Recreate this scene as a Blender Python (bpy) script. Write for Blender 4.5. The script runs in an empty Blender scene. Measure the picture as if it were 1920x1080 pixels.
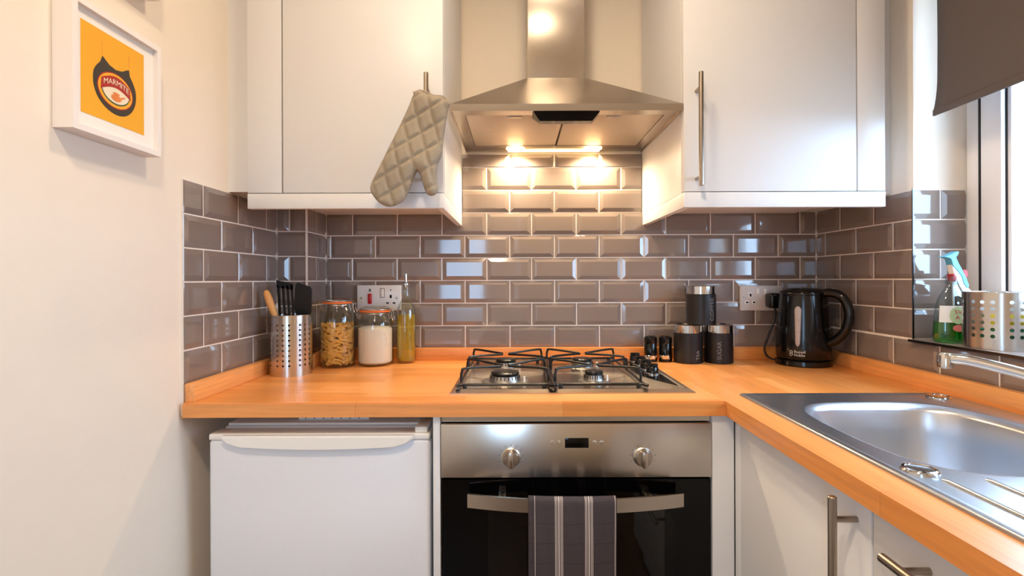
import bpy, bmesh, math, random
from mathutils import Vector, Matrix
random.seed(7)
PI = math.pi
scene = bpy.context.scene
C = scene.collection

# ------------------------------------------------------------------ camera
F = 957.0                       # focal length in pixels of a 1920 px wide frame
CAMZ = 1.178
cam_data = bpy.data.cameras.new('camera')
cam_data.sensor_width = 36.0
cam_data.lens = F / 1920 * 36.0
cam_data.shift_x = -10 / 1920
cam_data.shift_y = -16 / 1920
cam_data.clip_start = 0.02
cam = bpy.data.objects.new('camera', cam_data)
cam.location = (0, 0, CAMZ)
cam.rotation_euler = (Matrix.Rotation(PI / 2, 3, 'X') @ Matrix.Rotation(math.radians(-0.2), 3, 'Z')).to_euler()
C.objects.link(cam)
scene.camera = cam

# ------------------------------------------------------------------ world (overcast sky)
w = bpy.data.worlds.new('world'); scene.world = w; w.use_nodes = True
bg = w.node_tree.nodes['Background']
bg.inputs[0].default_value = (0.50, 0.72, 1.0, 1)
bg.inputs[1].default_value = 21.0

# ------------------------------------------------------------------ light portals in the window and the rear glazed door (no light of their own)
def portal(name, loc, rot, sx, sy):
    l = bpy.data.lights.new(name, 'AREA'); l.shape = 'RECTANGLE'; l.size = sx; l.size_y = sy
    l.cycles.is_portal = True
    o = bpy.data.objects.new(name, l); o.location = loc; o.rotation_euler = rot; C.objects.link(o)
portal('window_portal_offscreen', (1.30, 0.7815, 1.56), (0, PI / 2, 0), 1.08, 1.063)
portal('rear_door_portal_offscreen', (-0.50, -1.2, 1.18), (PI / 2, 0, 0), 0.44, 0.86)
LAMP_A = 7.0
LAMP_B = 15.0
HOOD_POWER = 3.6

# ------------------------------------------------------------------ exposure
vs = scene.view_settings
scene.display_settings.display_device = 'sRGB'
vs.view_transform = 'Standard'; vs.look = 'None'; vs.gamma = 1.0; vs.use_curve_mapping = False
vs.exposure = -0.08
scene.cycles.use_denoising = True
scene.cycles.max_bounces = 12
scene.cycles.transparent_max_bounces = 24
scene.cycles.sample_clamp_indirect = 6.0

# ================================================================== helpers
def lin(c):
    out = []
    for v in c[:3]:
        v = v / 255.0
        out.append(v / 12.92 if v <= 0.04045 else ((v + 0.055) / 1.055) ** 2.4)
    return tuple(out) + (1.0,)

def mat(name, col, rough=0.5, metal=0.0, var=0.04, scale=8.0, bump=0.0, stretch=(1, 1, 1), rvar=0.0, coat=0.0,
        trans=0.0, ior=1.45, emit=0.0, aniso=0.0, spec=0.5, alpha=1.0):
    m = bpy.data.materials.new(name); m.use_nodes = True
    nt = m.node_tree; p = nt.nodes['Principled BSDF']
    tc = nt.nodes.new('ShaderNodeTexCoord'); mp = nt.nodes.new('ShaderNodeMapping')
    mp.inputs['Scale'].default_value = stretch
    nz = nt.nodes.new('ShaderNodeTexNoise'); nz.inputs['Scale'].default_value = scale; nz.inputs['Detail'].default_value = 4
    nt.links.new(tc.outputs['Object'], mp.inputs['Vector']); nt.links.new(mp.outputs['Vector'], nz.inputs['Vector'])
    mx = nt.nodes.new('ShaderNodeMix'); mx.data_type = 'RGBA'
    c = lin(col)
    mx.inputs[6].default_value = tuple(max(0, v * (1 - var)) for v in c[:3]) + (1,)
    mx.inputs[7].default_value = tuple(min(1, v * (1 + var)) for v in c[:3]) + (1,)
    nt.links.new(nz.outputs['Fac'], mx.inputs[0])
    nt.links.new(mx.outputs[2], p.inputs['Base Color'])
    p.inputs['Roughness'].default_value = rough
    p.inputs['Metallic'].default_value = metal
    p.inputs['IOR'].default_value = ior
    p.inputs['Transmission Weight'].default_value = trans
    p.inputs['Coat Weight'].default_value = coat
    p.inputs['Coat Roughness'].default_value = 0.05
    p.inputs['Specular IOR Level'].default_value = spec
    p.inputs['Anisotropic'].default_value = aniso
    if rvar > 0:
        mr = nt.nodes.new('ShaderNodeMapRange')
        mr.inputs['To Min'].default_value = max(0.02, rough - rvar); mr.inputs['To Max'].default_value = rough + rvar
        nt.links.new(nz.outputs['Fac'], mr.inputs['Value']); nt.links.new(mr.outputs['Result'], p.inputs['Roughness'])
    if bump > 0:
        b = nt.nodes.new('ShaderNodeBump'); b.inputs['Strength'].default_value = bump; b.inputs['Distance'].default_value = 0.002
        nt.links.new(nz.outputs['Fac'], b.inputs['Height']); nt.links.new(b.outputs['Normal'], p.inputs['Normal'])
    if emit > 0:
        p.inputs['Emission Color'].default_value = c; p.inputs['Emission Strength'].default_value = emit
    return m

def thin_glass(name, tint=(255, 255, 255), rough=0.0, refl=0.9, base=0.05):
    """thin walled clear glass: transparent with a Fresnel mirror on top"""
    m = bpy.data.materials.new(name); m.use_nodes = True
    nt = m.node_tree; nt.nodes.remove(nt.nodes['Principled BSDF']); out = nt.nodes['Material Output']
    tr = nt.nodes.new('ShaderNodeBsdfTransparent'); tr.inputs[0].default_value = lin(tint)
    gl = nt.nodes.new('ShaderNodeBsdfGlossy'); gl.inputs['Roughness'].default_value = rough
    nz = nt.nodes.new('ShaderNodeTexNoise'); nz.inputs['Scale'].default_value = 3.0
    mr = nt.nodes.new('ShaderNodeMapRange'); mr.inputs['To Min'].default_value = rough; mr.inputs['To Max'].default_value = rough + 0.015
    nt.links.new(nz.outputs['Fac'], mr.inputs['Value']); nt.links.new(mr.outputs['Result'], gl.inputs['Roughness'])
    lw = nt.nodes.new('ShaderNodeLayerWeight'); lw.inputs['Blend'].default_value = 0.12
    ma = nt.nodes.new('ShaderNodeMath'); ma.operation = 'MULTIPLY_ADD'; ma.inputs[1].default_value = refl; ma.inputs[2].default_value = base
    ma.use_clamp = True
    nt.links.new(lw.outputs['Facing'], ma.inputs[0])
    mx = nt.nodes.new('ShaderNodeMixShader')
    nt.links.new(ma.outputs[0], mx.inputs[0]); nt.links.new(tr.outputs[0], mx.inputs[1]); nt.links.new(gl.outputs[0], mx.inputs[2])
    nt.links.new(mx.outputs[0], out.inputs['Surface'])
    return m

def wood_mat(name, c1, c2, along='X', length=0.46, width=0.042, rough=0.34):
    """butcher block: staves of varied tone running along X or Y, with grain"""
    m = bpy.data.materials.new(name); m.use_nodes = True
    nt = m.node_tree; p = nt.nodes['Principled BSDF']
    tc = nt.nodes.new('ShaderNodeTexCoord'); mp = nt.nodes.new('ShaderNodeMapping')
    if along == 'Y':
        mp.inputs['Rotation'].default_value = (0, 0, PI / 2)
    nt.links.new(tc.outputs['Object'], mp.inputs['Vector'])
    br = nt.nodes.new('ShaderNodeTexBrick')
    br.offset = 0.37; br.offset_frequency = 2; br.squash = 1.3; br.squash_frequency = 3
    br.inputs['Color1'].default_value = lin(c1); br.inputs['Color2'].default_value = lin(c2)
    br.inputs['Mortar'].default_value = lin(tuple(0.86 * v for v in c1))
    br.inputs['Scale'].default_value = 1.0; br.inputs['Mortar Size'].default_value = 0.0004
    br.inputs['Brick Width'].default_value = length; br.inputs['Row Height'].default_value = width
    nt.links.new(mp.outputs['Vector'], br.inputs['Vector'])
    mp2 = nt.nodes.new('ShaderNodeMapping'); mp2.inputs['Scale'].default_value = (3.0, 55.0, 55.0)
    nt.links.new(mp.outputs['Vector'], mp2.inputs['Vector'])
    nz = nt.nodes.new('ShaderNodeTexNoise'); nz.inputs['Scale'].default_value = 2.2; nz.inputs['Detail'].default_value = 6
    nt.links.new(mp2.outputs['Vector'], nz.inputs['Vector'])
    mr = nt.nodes.new('ShaderNodeMapRange'); mr.inputs['From Min'].default_value = 0.3; mr.inputs['From Max'].default_value = 0.7
    mr.inputs['To Min'].default_value = 0.86; mr.inputs['To Max'].default_value = 1.1
    nt.links.new(nz.outputs['Fac'], mr.inputs['Value'])
    mx = nt.nodes.new('ShaderNodeMix'); mx.data_type = 'RGBA'; mx.blend_type = 'MULTIPLY'; mx.inputs[0].default_value = 1.0
    nt.links.new(br.outputs['Color'], mx.inputs[6]); nt.links.new(mr.outputs['Result'], mx.inputs[7])
    nt.links.new(mx.outputs[2], p.inputs['Base Color'])
    p.inputs['Roughness'].default_value = rough
    b = nt.nodes.new('ShaderNodeBump'); b.inputs['Strength'].default_value = 0.06; b.inputs['Distance'].default_value = 0.001
    nt.links.new(nz.outputs['Fac'], b.inputs['Height']); nt.links.new(b.outputs['Normal'], p.inputs['Normal'])
    return m

M = {}
M['wall'] = mat('wall_paint', (238, 226, 210), 0.75, var=0.02, scale=30, bump=0.05)
M['ceil'] = mat('ceiling_paint', (240, 238, 234), 0.8, var=0.02)
M['floor'] = wood_mat('floor_boards', (92, 74, 60), (108, 88, 72), 'Y', 1.1, 0.12, 0.45)
M['grout'] = mat('grout', (232, 222, 212), 0.85, var=0.08, scale=60, bump=0.1)
M['tile'] = mat('taupe_glazed_tile', (132, 118, 110), 0.07, var=0.05, scale=9, rvar=0.02, coat=0.5, ior=1.55)
M['cab'] = mat('white_gloss_cabinet', (226, 225, 225), 0.34, var=0.015, scale=3)
M['cab_body'] = mat('white_melamine', (226, 225, 225), 0.4, var=0.015, scale=3)
BEECH = ((219, 139, 68), (238, 164, 96))
M['wood_x'] = wood_mat('beech_worktop_along_x', *BEECH, 'X')
M['wood_y'] = wood_mat('beech_worktop_along_y', *BEECH, 'Y')
M['wood_up_x'] = wood_mat('beech_upstand_along_x', *BEECH, 'X', 0.9, 0.2)
M['wood_up_y'] = wood_mat('beech_upstand_along_y', *BEECH, 'Y', 0.9, 0.2)
def brushed(name, col, rough, rot, aniso=0.75):
    m = mat(name, col, rough, 1.0, var=0.03, scale=1.5, stretch=(1, 1, 1), rvar=0.02, aniso=aniso)
    nt = m.node_tree; tg = nt.nodes.new('ShaderNodeTangent'); tg.direction_type = 'RADIAL'; tg.axis = 'Z'
    p = nt.nodes['Principled BSDF']; p.inputs['Anisotropic Rotation'].default_value = rot
    nt.links.new(tg.outputs['Tangent'], p.inputs['Tangent'])
    return m
M['steel'] = brushed('brushed_steel', (192, 182, 170), 0.26, 0.0)            # highlights drawn out sideways
M['steel_v'] = brushed('brushed_steel_vertical', (204, 198, 190), 0.24, 0.25)   # highlights drawn out upwards
M['sink'] = mat('sink_steel', (208, 211, 216), 0.31, 1.0, var=0.03, scale=3, rvar=0.03)
M['handle'] = mat('satin_nickel', (168, 156, 142), 0.3, 1.0, var=0.04, scale=5, stretch=(120, 120, 2), rvar=0.05)
M['chrome'] = mat('chrome', (215, 215, 215), 0.07, 1.0, var=0.02)
M['black_gloss'] = mat('black_gloss_plastic', (14, 13, 13), 0.14, var=0.1)
M['black_satin'] = mat('black_satin_metal', (24, 21, 21), 0.38, var=0.1, scale=20)
M['black_iron'] = mat('black_enamel_wire', (18, 17, 17), 0.3, var=0.15, scale=40)
M['black_nylon'] = mat('black_nylon', (16, 15, 15), 0.42, var=0.1)
M['oven_glass'] = thin_glass('oven_door_glass', (118, 112, 108), 0.01, 0.6, 0.04)
M['oven_black'] = mat('oven_black_glass', (6, 5, 5), 0.06, var=0.1, spec=0.3)
M['cavity'] = mat('oven_enamel', (44, 42, 44), 0.45, var=0.2, scale=30)
M['dark'] = mat('dark_void', (20, 19, 18), 0.8)
M['white_plastic'] = mat('white_plastic', (240, 238, 234), 0.3, var=0.01)
M['fridge'] = mat('fridge_white', (234, 235, 240), 0.38, var=0.015, scale=60, bump=0.02)
M['fridge_trim'] = mat('fridge_trim_white', (243, 240, 234), 0.28, var=0.01)
M['red'] = mat('red_switch', (196, 24, 34), 0.3)
M['glass'] = thin_glass('jar_glass', (248, 250, 248), 0.0, 0.75, 0.04)
M['pane'] = thin_glass('window_pane', (252, 254, 255), 0.0, 0.6, 0.04)
M['pane_tint'] = thin_glass('tinted_door_pane', (214, 218, 220), 0.0, 0.6, 0.04)
M['rubber'] = mat('orange_rubber', (226, 110, 40), 0.5)
M['wire'] = mat('steel_wire', (190, 186, 180), 0.2, 1.0)
M['pasta'] = mat('dried_pasta', (230, 168, 74), 0.5, var=0.12, scale=40)
M['sugar'] = mat('white_sugar', (244, 228, 212), 0.9, var=0.03, scale=90, bump=0.25)
M['oil'] = mat('olive_oil', (250, 214, 52), 0.02, trans=0.72, ior=1.3, var=0.02)
M['green'] = mat('green_soap', (34, 200, 40), 0.02, trans=0.85, ior=1.33, var=0.02)
M['blue'] = mat('pale_blue_plastic', (96, 182, 214), 0.3)
M['white_label'] = mat('label_white', (236, 240, 240), 0.5)
M['label_green'] = mat('label_green', (178, 204, 160), 0.5)
M['label_red'] = mat('label_red', (190, 54, 66), 0.5)
M['label_pink'] = mat('label_pink', (214, 120, 110), 0.5)
M['upvc'] = mat('white_upvc', (240, 240, 242), 0.25, var=0.01)
M['gasket'] = mat('black_gasket', (20, 20, 24), 0.6)
M['blind'] = mat('grey_blind_fabric', (96, 86, 82), 0.9, var=0.05, scale=300, bump=0.1)
M['sill'] = mat('grey_sill', (150, 140, 136), 0.3, var=0.08, scale=12)
M['trim_dark'] = mat('dark_chrome_trim', (96, 98, 100), 0.2, 1.0)
M['frame'] = mat('white_frame', (240, 234, 230), 0.4, var=0.01)
M['mount'] = mat('white_mount', (240, 236, 230), 0.85, var=0.01)
M['p_yellow'] = mat('print_yellow', (240, 172, 40), 0.6, var=0.03)
M['p_black'] = mat('print_charcoal', (62, 54, 44), 0.6)
M['p_red'] = mat('print_red', (172, 46, 36), 0.6)
M['p_cream'] = mat('print_cream', (238, 224, 196), 0.6)
M['p_orange'] = mat('print_orange', (226, 132, 66), 0.6)
M['p_green'] = mat('print_green', (74, 92, 62), 0.6)
M['mitt'] = mat('grey_linen', (158, 146, 128), 0.95, var=0.1, scale=220, bump=0.3)
M['towel'] = mat('charcoal_cotton', (72, 64, 67), 0.95, var=0.14, scale=260, bump=0.4)
M['towel_light'] = mat('pale_cotton_stripe', (196, 184, 176), 0.95, var=0.1, scale=260, bump=0.4)
M['towel_dark'] = mat('dark_cotton_line', (58, 52, 54), 0.95, var=0.1, scale=260, bump=0.4)
M['turner_wood'] = mat('pale_wood', (222, 160, 92), 0.5, var=0.12, scale=12, stretch=(8, 8, 1))
M['burner'] = mat('burner_aluminium', (170, 165, 158), 0.35, 1.0, var=0.08)
M['text_grey'] = mat('grey_lettering', (120, 116, 112), 0.5)
M['text_white'] = mat('white_lettering', (200, 196, 192), 0.5)
M['gauge'] = mat('frosted_gauge', (172, 160, 156), 0.35, var=0.03)
M['socket'] = mat('satin_socket_plate', (206, 200, 194), 0.35, 0.0, var=0.03)
M['grey_insert'] = mat('grey_insert', (110, 104, 102), 0.5)
M['lamp_glass'] = mat('lamp_lens', (255, 214, 150), 0.4, emit=26.0)
M['lamp_strip'] = mat('lamp_diffuser_strip', (255, 214, 150), 0.4, emit=5.0)
M['ceil_lamp'] = mat('ceiling_lamp_glass', (255, 226, 190), 0.4, emit=4.0)
M['sponge_y'] = mat('yellow_sponge', (226, 196, 60), 0.9, bump=0.5, scale=120)
M['sponge_g'] = mat('green_scourer', (60, 110, 80), 0.95, bump=0.5, scale=160)
M['brush_blue'] = mat('blue_brush', (44, 70, 120), 0.5)
M['brush_white'] = mat('white_brush', (228, 228, 224), 0.5)
M['skirt'] = mat('skirting_white', (238, 234, 230), 0.45, var=0.01)

def new_bm(): return bmesh.new()

def box(bm, x0, x1, y0, y1, z0, z1, bev=0.0, seg=2):
    mtx = Matrix.Translation(((x0 + x1) / 2, (y0 + y1) / 2, (z0 + z1) / 2)) @ Matrix.Diagonal((x1 - x0, y1 - y0, z1 - z0, 1))
    r = bmesh.ops.create_cube(bm, size=1.0, matrix=mtx)
    if bev > 0:
        es = list({e for v in r['verts'] for e in v.link_edges})
        bmesh.ops.bevel(bm, geom=es, offset=bev, segments=seg, profile=0.5, affect='EDGES')
    return bm

def lathe(bm, prof, c=(0, 0, 0), seg=48, sx=1.0, sy=1.0):
    rings = []
    for r, z in prof:
        if r <= 1e-6:
            rings.append([bm.verts.new((c[0], c[1], c[2] + z))])
        else:
            rings.append([bm.verts.new((c[0] + sx * r * math.cos(2 * PI * k / seg), c[1] + sy * r * math.sin(2 * PI * k / seg), c[2] + z)) for k in range(seg)])
    for a, b in zip(rings[:-1], rings[1:]):
        for k in range(seg):
            k2 = (k + 1) % seg
            if len(a) == 1 and len(b) == 1: continue
            if len(a) == 1: bm.faces.new((a[0], b[k2], b[k]))
            elif len(b) == 1: bm.faces.new((a[k], a[k2], b[0]))
            else: bm.faces.new((a[k], a[k2], b[k2], b[k]))
    return bm

def tube(bm, pts, r, seg=10, caps=True, closed=False):
    pts = [Vector(p) for p in pts]; n = len(pts)
    rs = r if isinstance(r, (list, tuple)) else [r] * n
    rings = []; nrm = None
    for i, p in enumerate(pts):
        if closed: t = pts[(i + 1) % n] - pts[i - 1]
        else: t = pts[min(i + 1, n - 1)] - pts[max(i - 1, 0)]
        t.normalize()
        if nrm is None:
            nrm = t.orthogonal().normalized()
        else:
            nrm = (nrm - t * nrm.dot(t))
            nrm = nrm.normalized() if nrm.length > 1e-6 else t.orthogonal().normalized()
        bn = t.cross(nrm)
        rings.append([bm.verts.new(p + rs[i] * (math.cos(2 * PI * k / seg) * nrm + math.sin(2 * PI * k / seg) * bn)) for k in range(seg)])
    m = n if closed else n - 1
    for i in range(m):
        a, b = rings[i], rings[(i + 1) % n]
        for k in range(seg):
            k2 = (k + 1) % seg
            bm.faces.new((a[k], a[k2], b[k2], b[k]))
    if caps and not closed:
        bm.faces.new(rings[0][::-1]); bm.faces.new(rings[-1])
    return bm

def prism(bm, poly, plane, d0, d1):
    def P(a, b, d):
        return {'xz': (a, d, b), 'xy': (a, b, d), 'yz': (d, a, b)}[plane]
    v0 = [bm.verts.new(P(a, b, d0)) for a, b in poly]; v1 = [bm.verts.new(P(a, b, d1)) for a, b in poly]
    n = len(poly)
    bm.faces.new(v0[::-1]); bm.faces.new(v1)
    for i in range(n):
        j = (i + 1) % n
        bm.faces.new((v0[i], v0[j], v1[j], v1[i]))
    return bm

def smooth_path(pts, n=8, closed=False):
    """Catmull-Rom through the points"""
    P = [Vector(p) for p in pts]; out = []; m = len(P)
    rng = range(m) if closed else range(m - 1)
    for i in rng:
        if closed: p0, p1, p2, p3 = P[i - 1], P[i], P[(i + 1) % m], P[(i + 2) % m]
        else: p0, p1, p2, p3 = P[max(i - 1, 0)], P[i], P[i + 1], P[min(i + 2, m - 1)]
        for k in range(n):
            t = k / n
            out.append(0.5 * ((2 * p1) + (-p0 + p2) * t + (2 * p0 - 5 * p1 + 4 * p2 - p3) * t * t + (-p0 + 3 * p1 - 3 * p2 + p3) * t ** 3))
    if not closed: out.append(P[-1])
    return out

def wloc(o):
    v = Vector((0, 0, 0))
    while o is not None:
        v += Vector(o.location); o = o.parent
    return v

def put(name, bm, m, parent=None, smooth=None, recalc=True):
    """link a bmesh built in world coordinates as ONE mesh object under parent"""
    if recalc: bmesh.ops.recalc_face_normals(bm, faces=bm.faces[:])
    me = bpy.data.meshes.new(name); bm.to_mesh(me); bm.free()
    if smooth:
        me.shade_smooth()
        me.set_sharp_from_angle(angle=math.radians(smooth))
    ms = m if isinstance(m, (list, tuple)) else [m]
    for x in ms: me.materials.append(x)
    o = bpy.data.objects.new(name, me); C.objects.link(o)
    if parent is not None:
        me.transform(Matrix.Translation(-wloc(parent)))
        o.parent = parent
    return o

def tag(o, label, cat, group=None, kind=None):
    o['label'] = label; o['category'] = cat
    if group: o['group'] = group
    if kind: o['kind'] = kind
    return o

def thing(name, label, cat, loc, group=None):
    o = bpy.data.objects.new(name, None); o.location = loc; o.empty_display_size = 0.05; C.objects.link(o)
    return tag(o, label, cat, group)

def struct(name, bm, m, parent=None, smooth=None, label=None):
    o = put(name, bm, m, parent, smooth)
    if parent is None: o['kind'] = 'structure'
    if label: o['label'] = label
    return o

def bx(name, m, parent, *a, bev=0.0, seg=2, smooth=40):
    b = new_bm(); box(b, *a, bev=bev, seg=seg)
    return put(name, b, m, parent, smooth if bev > 0 else None)

def text_mesh(s, size, fn, name, m, parent, extrude=0.00025, align='CENTER'):
    """built-in font lettering turned into a mesh; fn maps (right, up, out) to world"""
    cu = bpy.data.curves.new('lettering', 'FONT'); cu.body = s; cu.size = size; cu.extrude = extrude
    cu.align_x = align; cu.align_y = 'CENTER'; cu.resolution_u = 3
    t = bpy.data.objects.new('lettering_source', cu); C.objects.link(t)
    dg = bpy.context.evaluated_depsgraph_get()
    me = bpy.data.meshes.new_from_object(t.evaluated_get(dg))
    bpy.data.objects.remove(t); bpy.data.curves.remove(cu)
    off = wloc(parent)
    for v in me.vertices: v.co = Vector(fn(*v.co)) - off
    me.materials.clear(); me.materials.append(m)
    o = bpy.data.objects.new(name, me); C.objects.link(o); o.parent = parent
    return o

# ================================================================== main measurements (metres)
YB = 1.737            # tiled face of the back wall
XL, XR = -0.743, 1.018
BT = 0.0085           # tile build-up
WZ = 0.906            # worktop top
WB = 0.874            # worktop underside
YF = 1.130            # worktop front edge
XF = 0.461            # front edge of the worktop along the window
CEIL = 2.42
REAR = -1.1
WY0, WY1 = 0.25, 1.313        # window opening along the right wall
WZ0, WZ1 = 1.021, 2.10
XG = 1.157            # inner face of the window frame
ROW0 = 0.944; RP = 0.077; TW = 0.1525; GAP = 0.0036

# ================================================================== room shell
b = new_bm(); box(b, XL - 0.15, 1.36, REAR - 0.15, YB + 0.2, -0.1, 0.0); struct('floor', b, M['floor'])
b = new_bm(); box(b, XL - 0.15, 1.36, REAR - 0.15, YB + 0.2, CEIL, CEIL + 0.1); struct('ceiling', b, M['ceil'])
b = new_bm(); box(b, XL - 0.15, 1.36, YB + BT, YB + 0.2, 0, CEIL); wall_back = struct('wall_back', b, M['wall'])
b = new_bm(); box(b, XL - 0.15, XL - BT, REAR - 0.15, YB + BT, 0, CEIL); wall_left = struct('wall_left', b, M['wall'])
b = new_bm()
X0, X1 = XR + BT, 1.30
box(b, X0, X1, WY1 + BT, YB + BT, 0, CEIL); box(b, X0, X1, REAR, WY0, 0, CEIL)
box(b, X0, X1, WY0, WY1 + BT, 0, WZ0 - 0.0062); box(b, X0, X1, WY0, WY1 + BT, WZ1, CEIL)
wall_right = struct('wall_right', b, M['wall'])
DX0, DX1, DZ0, DZ1 = -0.742, 0.02, 0.0, 2.05
b = new_bm()
box(b, XL - 0.15, DX0, REAR - 0.15, REAR, 0, CEIL); box(b, DX1, 1.36, REAR - 0.15, REAR, 0, CEIL); box(b, DX0, DX1, REAR - 0.15, REAR, DZ1, CEIL)
wall_rear = struct('wall_rear', b, M['wall'])
BOXX, BOXY = -0.65, 1.577     # boxed-in pipe in the left corner
b = new_bm(); box(b, XL - BT, BOXX - BT, BOXY + BT, YB + BT, 0, CEIL); wall_corner = struct('wall_corner', b, M['wall'])
b = new_bm(); box(b, XL - BT, XL - BT + 0.015, REAR, 1.1, 0, 0.1, bev=0.003); struct('baseboard_left', b, M['skirt'])
b = new_bm(); box(b, XR + BT - 0.015, XR + BT, REAR, 0.0, 0, 0.1, bev=0.003); struct('baseboard_right', b, M['skirt'])

# ground of the yard outside the window and the rear door
M['ground'] = mat('yard_paving', (128, 124, 116), 0.9, var=0.15, scale=2)
b = new_bm(); box(b, -20, 20, -20, 20, -0.3, -0.12); struct('ground', b, M['ground'])

# ------------------------------------------------------------------ tiles: bevelled metro tiles, one object each
tile_cache = {}
def tile_mesh(wd, ht, bl, br_, bt, bb):
    key = (round(wd, 4), round(ht, 4), bl, br_, bt, bb)
    if key in tile_cache: return tile_cache[key]
    bm = new_bm(); e, t0, t1 = 0.0125, 0.0048, 0.0086
    hw, hh = wd / 2, ht / 2
    def ring(l, r, bo, to, y): return [bm.verts.new((-hw + l, -y, -hh + bo)), bm.verts.new((hw - r, -y, -hh + bo)), bm.verts.new((hw - r, -y, hh - to)), bm.verts.new((-hw + l, -y, hh - to))]
    il, ir, ib, it = e if bl else 0.0012, e if br_ else 0.0012, e if bb else 0.0012, e if bt else 0.0012
    m_ = 0.45
    R = [ring(0, 0, 0, 0, 0.0), ring(0, 0, 0, 0, t0), ring(0.0008, 0.0008, 0.0008, 0.0008, t0 + 0.0006),
         ring(il - 0.0006, ir - 0.0006, ib - 0.0006, it - 0.0006, t1 - 0.0002), ring(il + 0.0008, ir + 0.0008, ib + 0.0008, it + 0.0008, t1)]
    for a, c in zip(R[:-1], R[1:]):
        for k in range(4): bm.faces.new((a[k], a[(k + 1) % 4], c[(k + 1) % 4], c[k]))
    bm.faces.new(R[-1])
    bmesh.ops.recalc_face_normals(bm, faces=bm.faces[:])
    me = bpy.data.meshes.new('tile'); bm.to_mesh(me); bm.free(); me.materials.append(M['tile'])
    # the open back must not flip the normals: make the front face look towards -Y
    if me.polygons[len(me.polygons) - 1].normal.y > 0: me.flip_normals()
    tile_cache[key] = me
    return me

n_tiles = 0
def lay_row(parent, s0, s1, joint, z0, z1, place, rz, full_h=RP):
    """tiles along s from s0 to s1 with a joint at `joint` + k*TW; place(s) -> (x, y) on the wall face"""
    global n_tiles
    k0 = math.floor((s0 - joint) / TW)
    cuts = [s0] + [joint + k * TW for k in range(k0, k0 + 60) if s0 + 0.012 < joint + k * TW < s1 - 0.012] + [s1]
    for a, c in zip(cuts[:-1], cuts[1:]):
        wd = c - a - GAP; ht = z1 - z0 - GAP
        fl = abs(c - a - TW) < 0.004
        flip = rz in (PI / 2,)        # local +x runs along decreasing s for this wall
        bl = fl or (a > s0 + 1e-6); br_ = fl or (c < s1 - 1e-6)
        if not fl and a <= s0 + 1e-6: bl = False
        if not fl and c >= s1 - 1e-6: br_ = False
        if flip is True and rz == PI / 2: bl, br_ = bl, br_
        me = tile_mesh(wd, ht, bl, br_, True, abs(z1 - z0 - full_h) < 0.004)
        o = bpy.data.objects.new('tile', me); C.objects.link(o); o.parent = parent
        x, y = place((a + c) / 2)
        o.location = (x, y, (z0 + z1) / 2)
        o.rotation_euler = (math.radians(random.uniform(-0.35, 0.35)), 0, rz + math.radians(random.uniform(-0.25, 0.25)))
        n_tiles += 1
def zr(i): return ROW0 + RP * i
def swap(me): return me

# grout beds
g = BT - 0.0045
b = new_bm(); box(b, BOXX - BT, XR + BT, YB + BT - 0.0045, YB + BT, WZ - 0.03, 1.406); box(b, -0.187, 0.4265, YB + BT - 0.0045, YB + BT, 1.406, 1.606); put('grout', b, M['grout'], wall_back)
b = new_bm(); box(b, XL - BT, XL - BT + 0.0045, 1.14, BOXY + BT, WZ - 0.03, 1.406); put('grout', b, M['grout'], wall_left)
b = new_bm(); box(b, XL - BT, BOXX - g, BOXY + g, BOXY + BT, WZ - 0.03, 1.406); box(b, BOXX - BT, BOXX - g, BOXY + g, YB + BT, WZ - 0.03, 1.406); put('grout', b, M['grout'], wall_corner)
b = new_bm(); box(b, XR + g, XR + BT, WY1 + g, YB + BT, WZ - 0.03, 1.406); box(b, XR + g, XR + BT, WY0 - 0.2, WY1 + BT, WZ - 0.03, WZ0 - 0.0062)
box(b, XR + BT, XG + 0.0, WY1 + g, WY1 + BT, WZ0, 1.406); put('grout', b, M['grout'], wall_right)

yp = YB + BT
for i in range(9):
    j = 0.2015 if i % 2 else 0.127
    z0, z1 = zr(i), zr(i + 1)
    if i < 6: lay_row(wall_back, BOXX, XR, j, z0, z1, lambda s: (s, yp), 0.0)
    elif i < 8: lay_row(wall_back, -0.187, 0.4265, j, z0, z1, lambda s: (s, yp), 0.0)
    else: lay_row(wall_back, -0.187, 0.4265, j, z0, 1.606, lambda s: (s, yp), 0.0)
for i in range(6):
    # left wall: the face looks to +X  -> local -Y becomes +X  (rotate +90 deg), local +x becomes +Y
    j = 1.2145 if i % 2 else 1.2885
    lay_row(wall_left, 1.14, BOXY, j, zr(i), zr(i + 1), lambda s: (XL - BT, s), PI / 2)
    lay_row(wall_corner, XL, BOXX, -0.705 if i % 2 else -0.9, zr(i), zr(i + 1), lambda s: (s, BOXY + BT), 0.0)
    lay_row(wall_corner, BOXY, YB, 1.661 if i % 2 else BOXY, zr(i), zr(i + 1), lambda s: (BOXX - BT, s), PI / 2)
    # right wall: the face looks to -X -> rotate -90 deg; local +x becomes -Y, so lay along -Y
    j = 1.463 if i % 2 else 1.54
    if i >= 1:
        lay_row(wall_right, -YB, -WY1, -j, zr(i), zr(i + 1), lambda s: (XR + BT, -s), -PI / 2)
        lay_row(wall_right, XR, XG, 1.092 if i % 2 else XR, zr(i), zr(i + 1), lambda s: (s, WY1 + BT), 0.0)
    else:
        lay_row(wall_right, -YB, -(WY0 - 0.2), -j, zr(0), zr(1) - 0.0025, lambda s: (XR + BT, -s), -PI / 2, full_h=RP - 0.0025)

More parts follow.
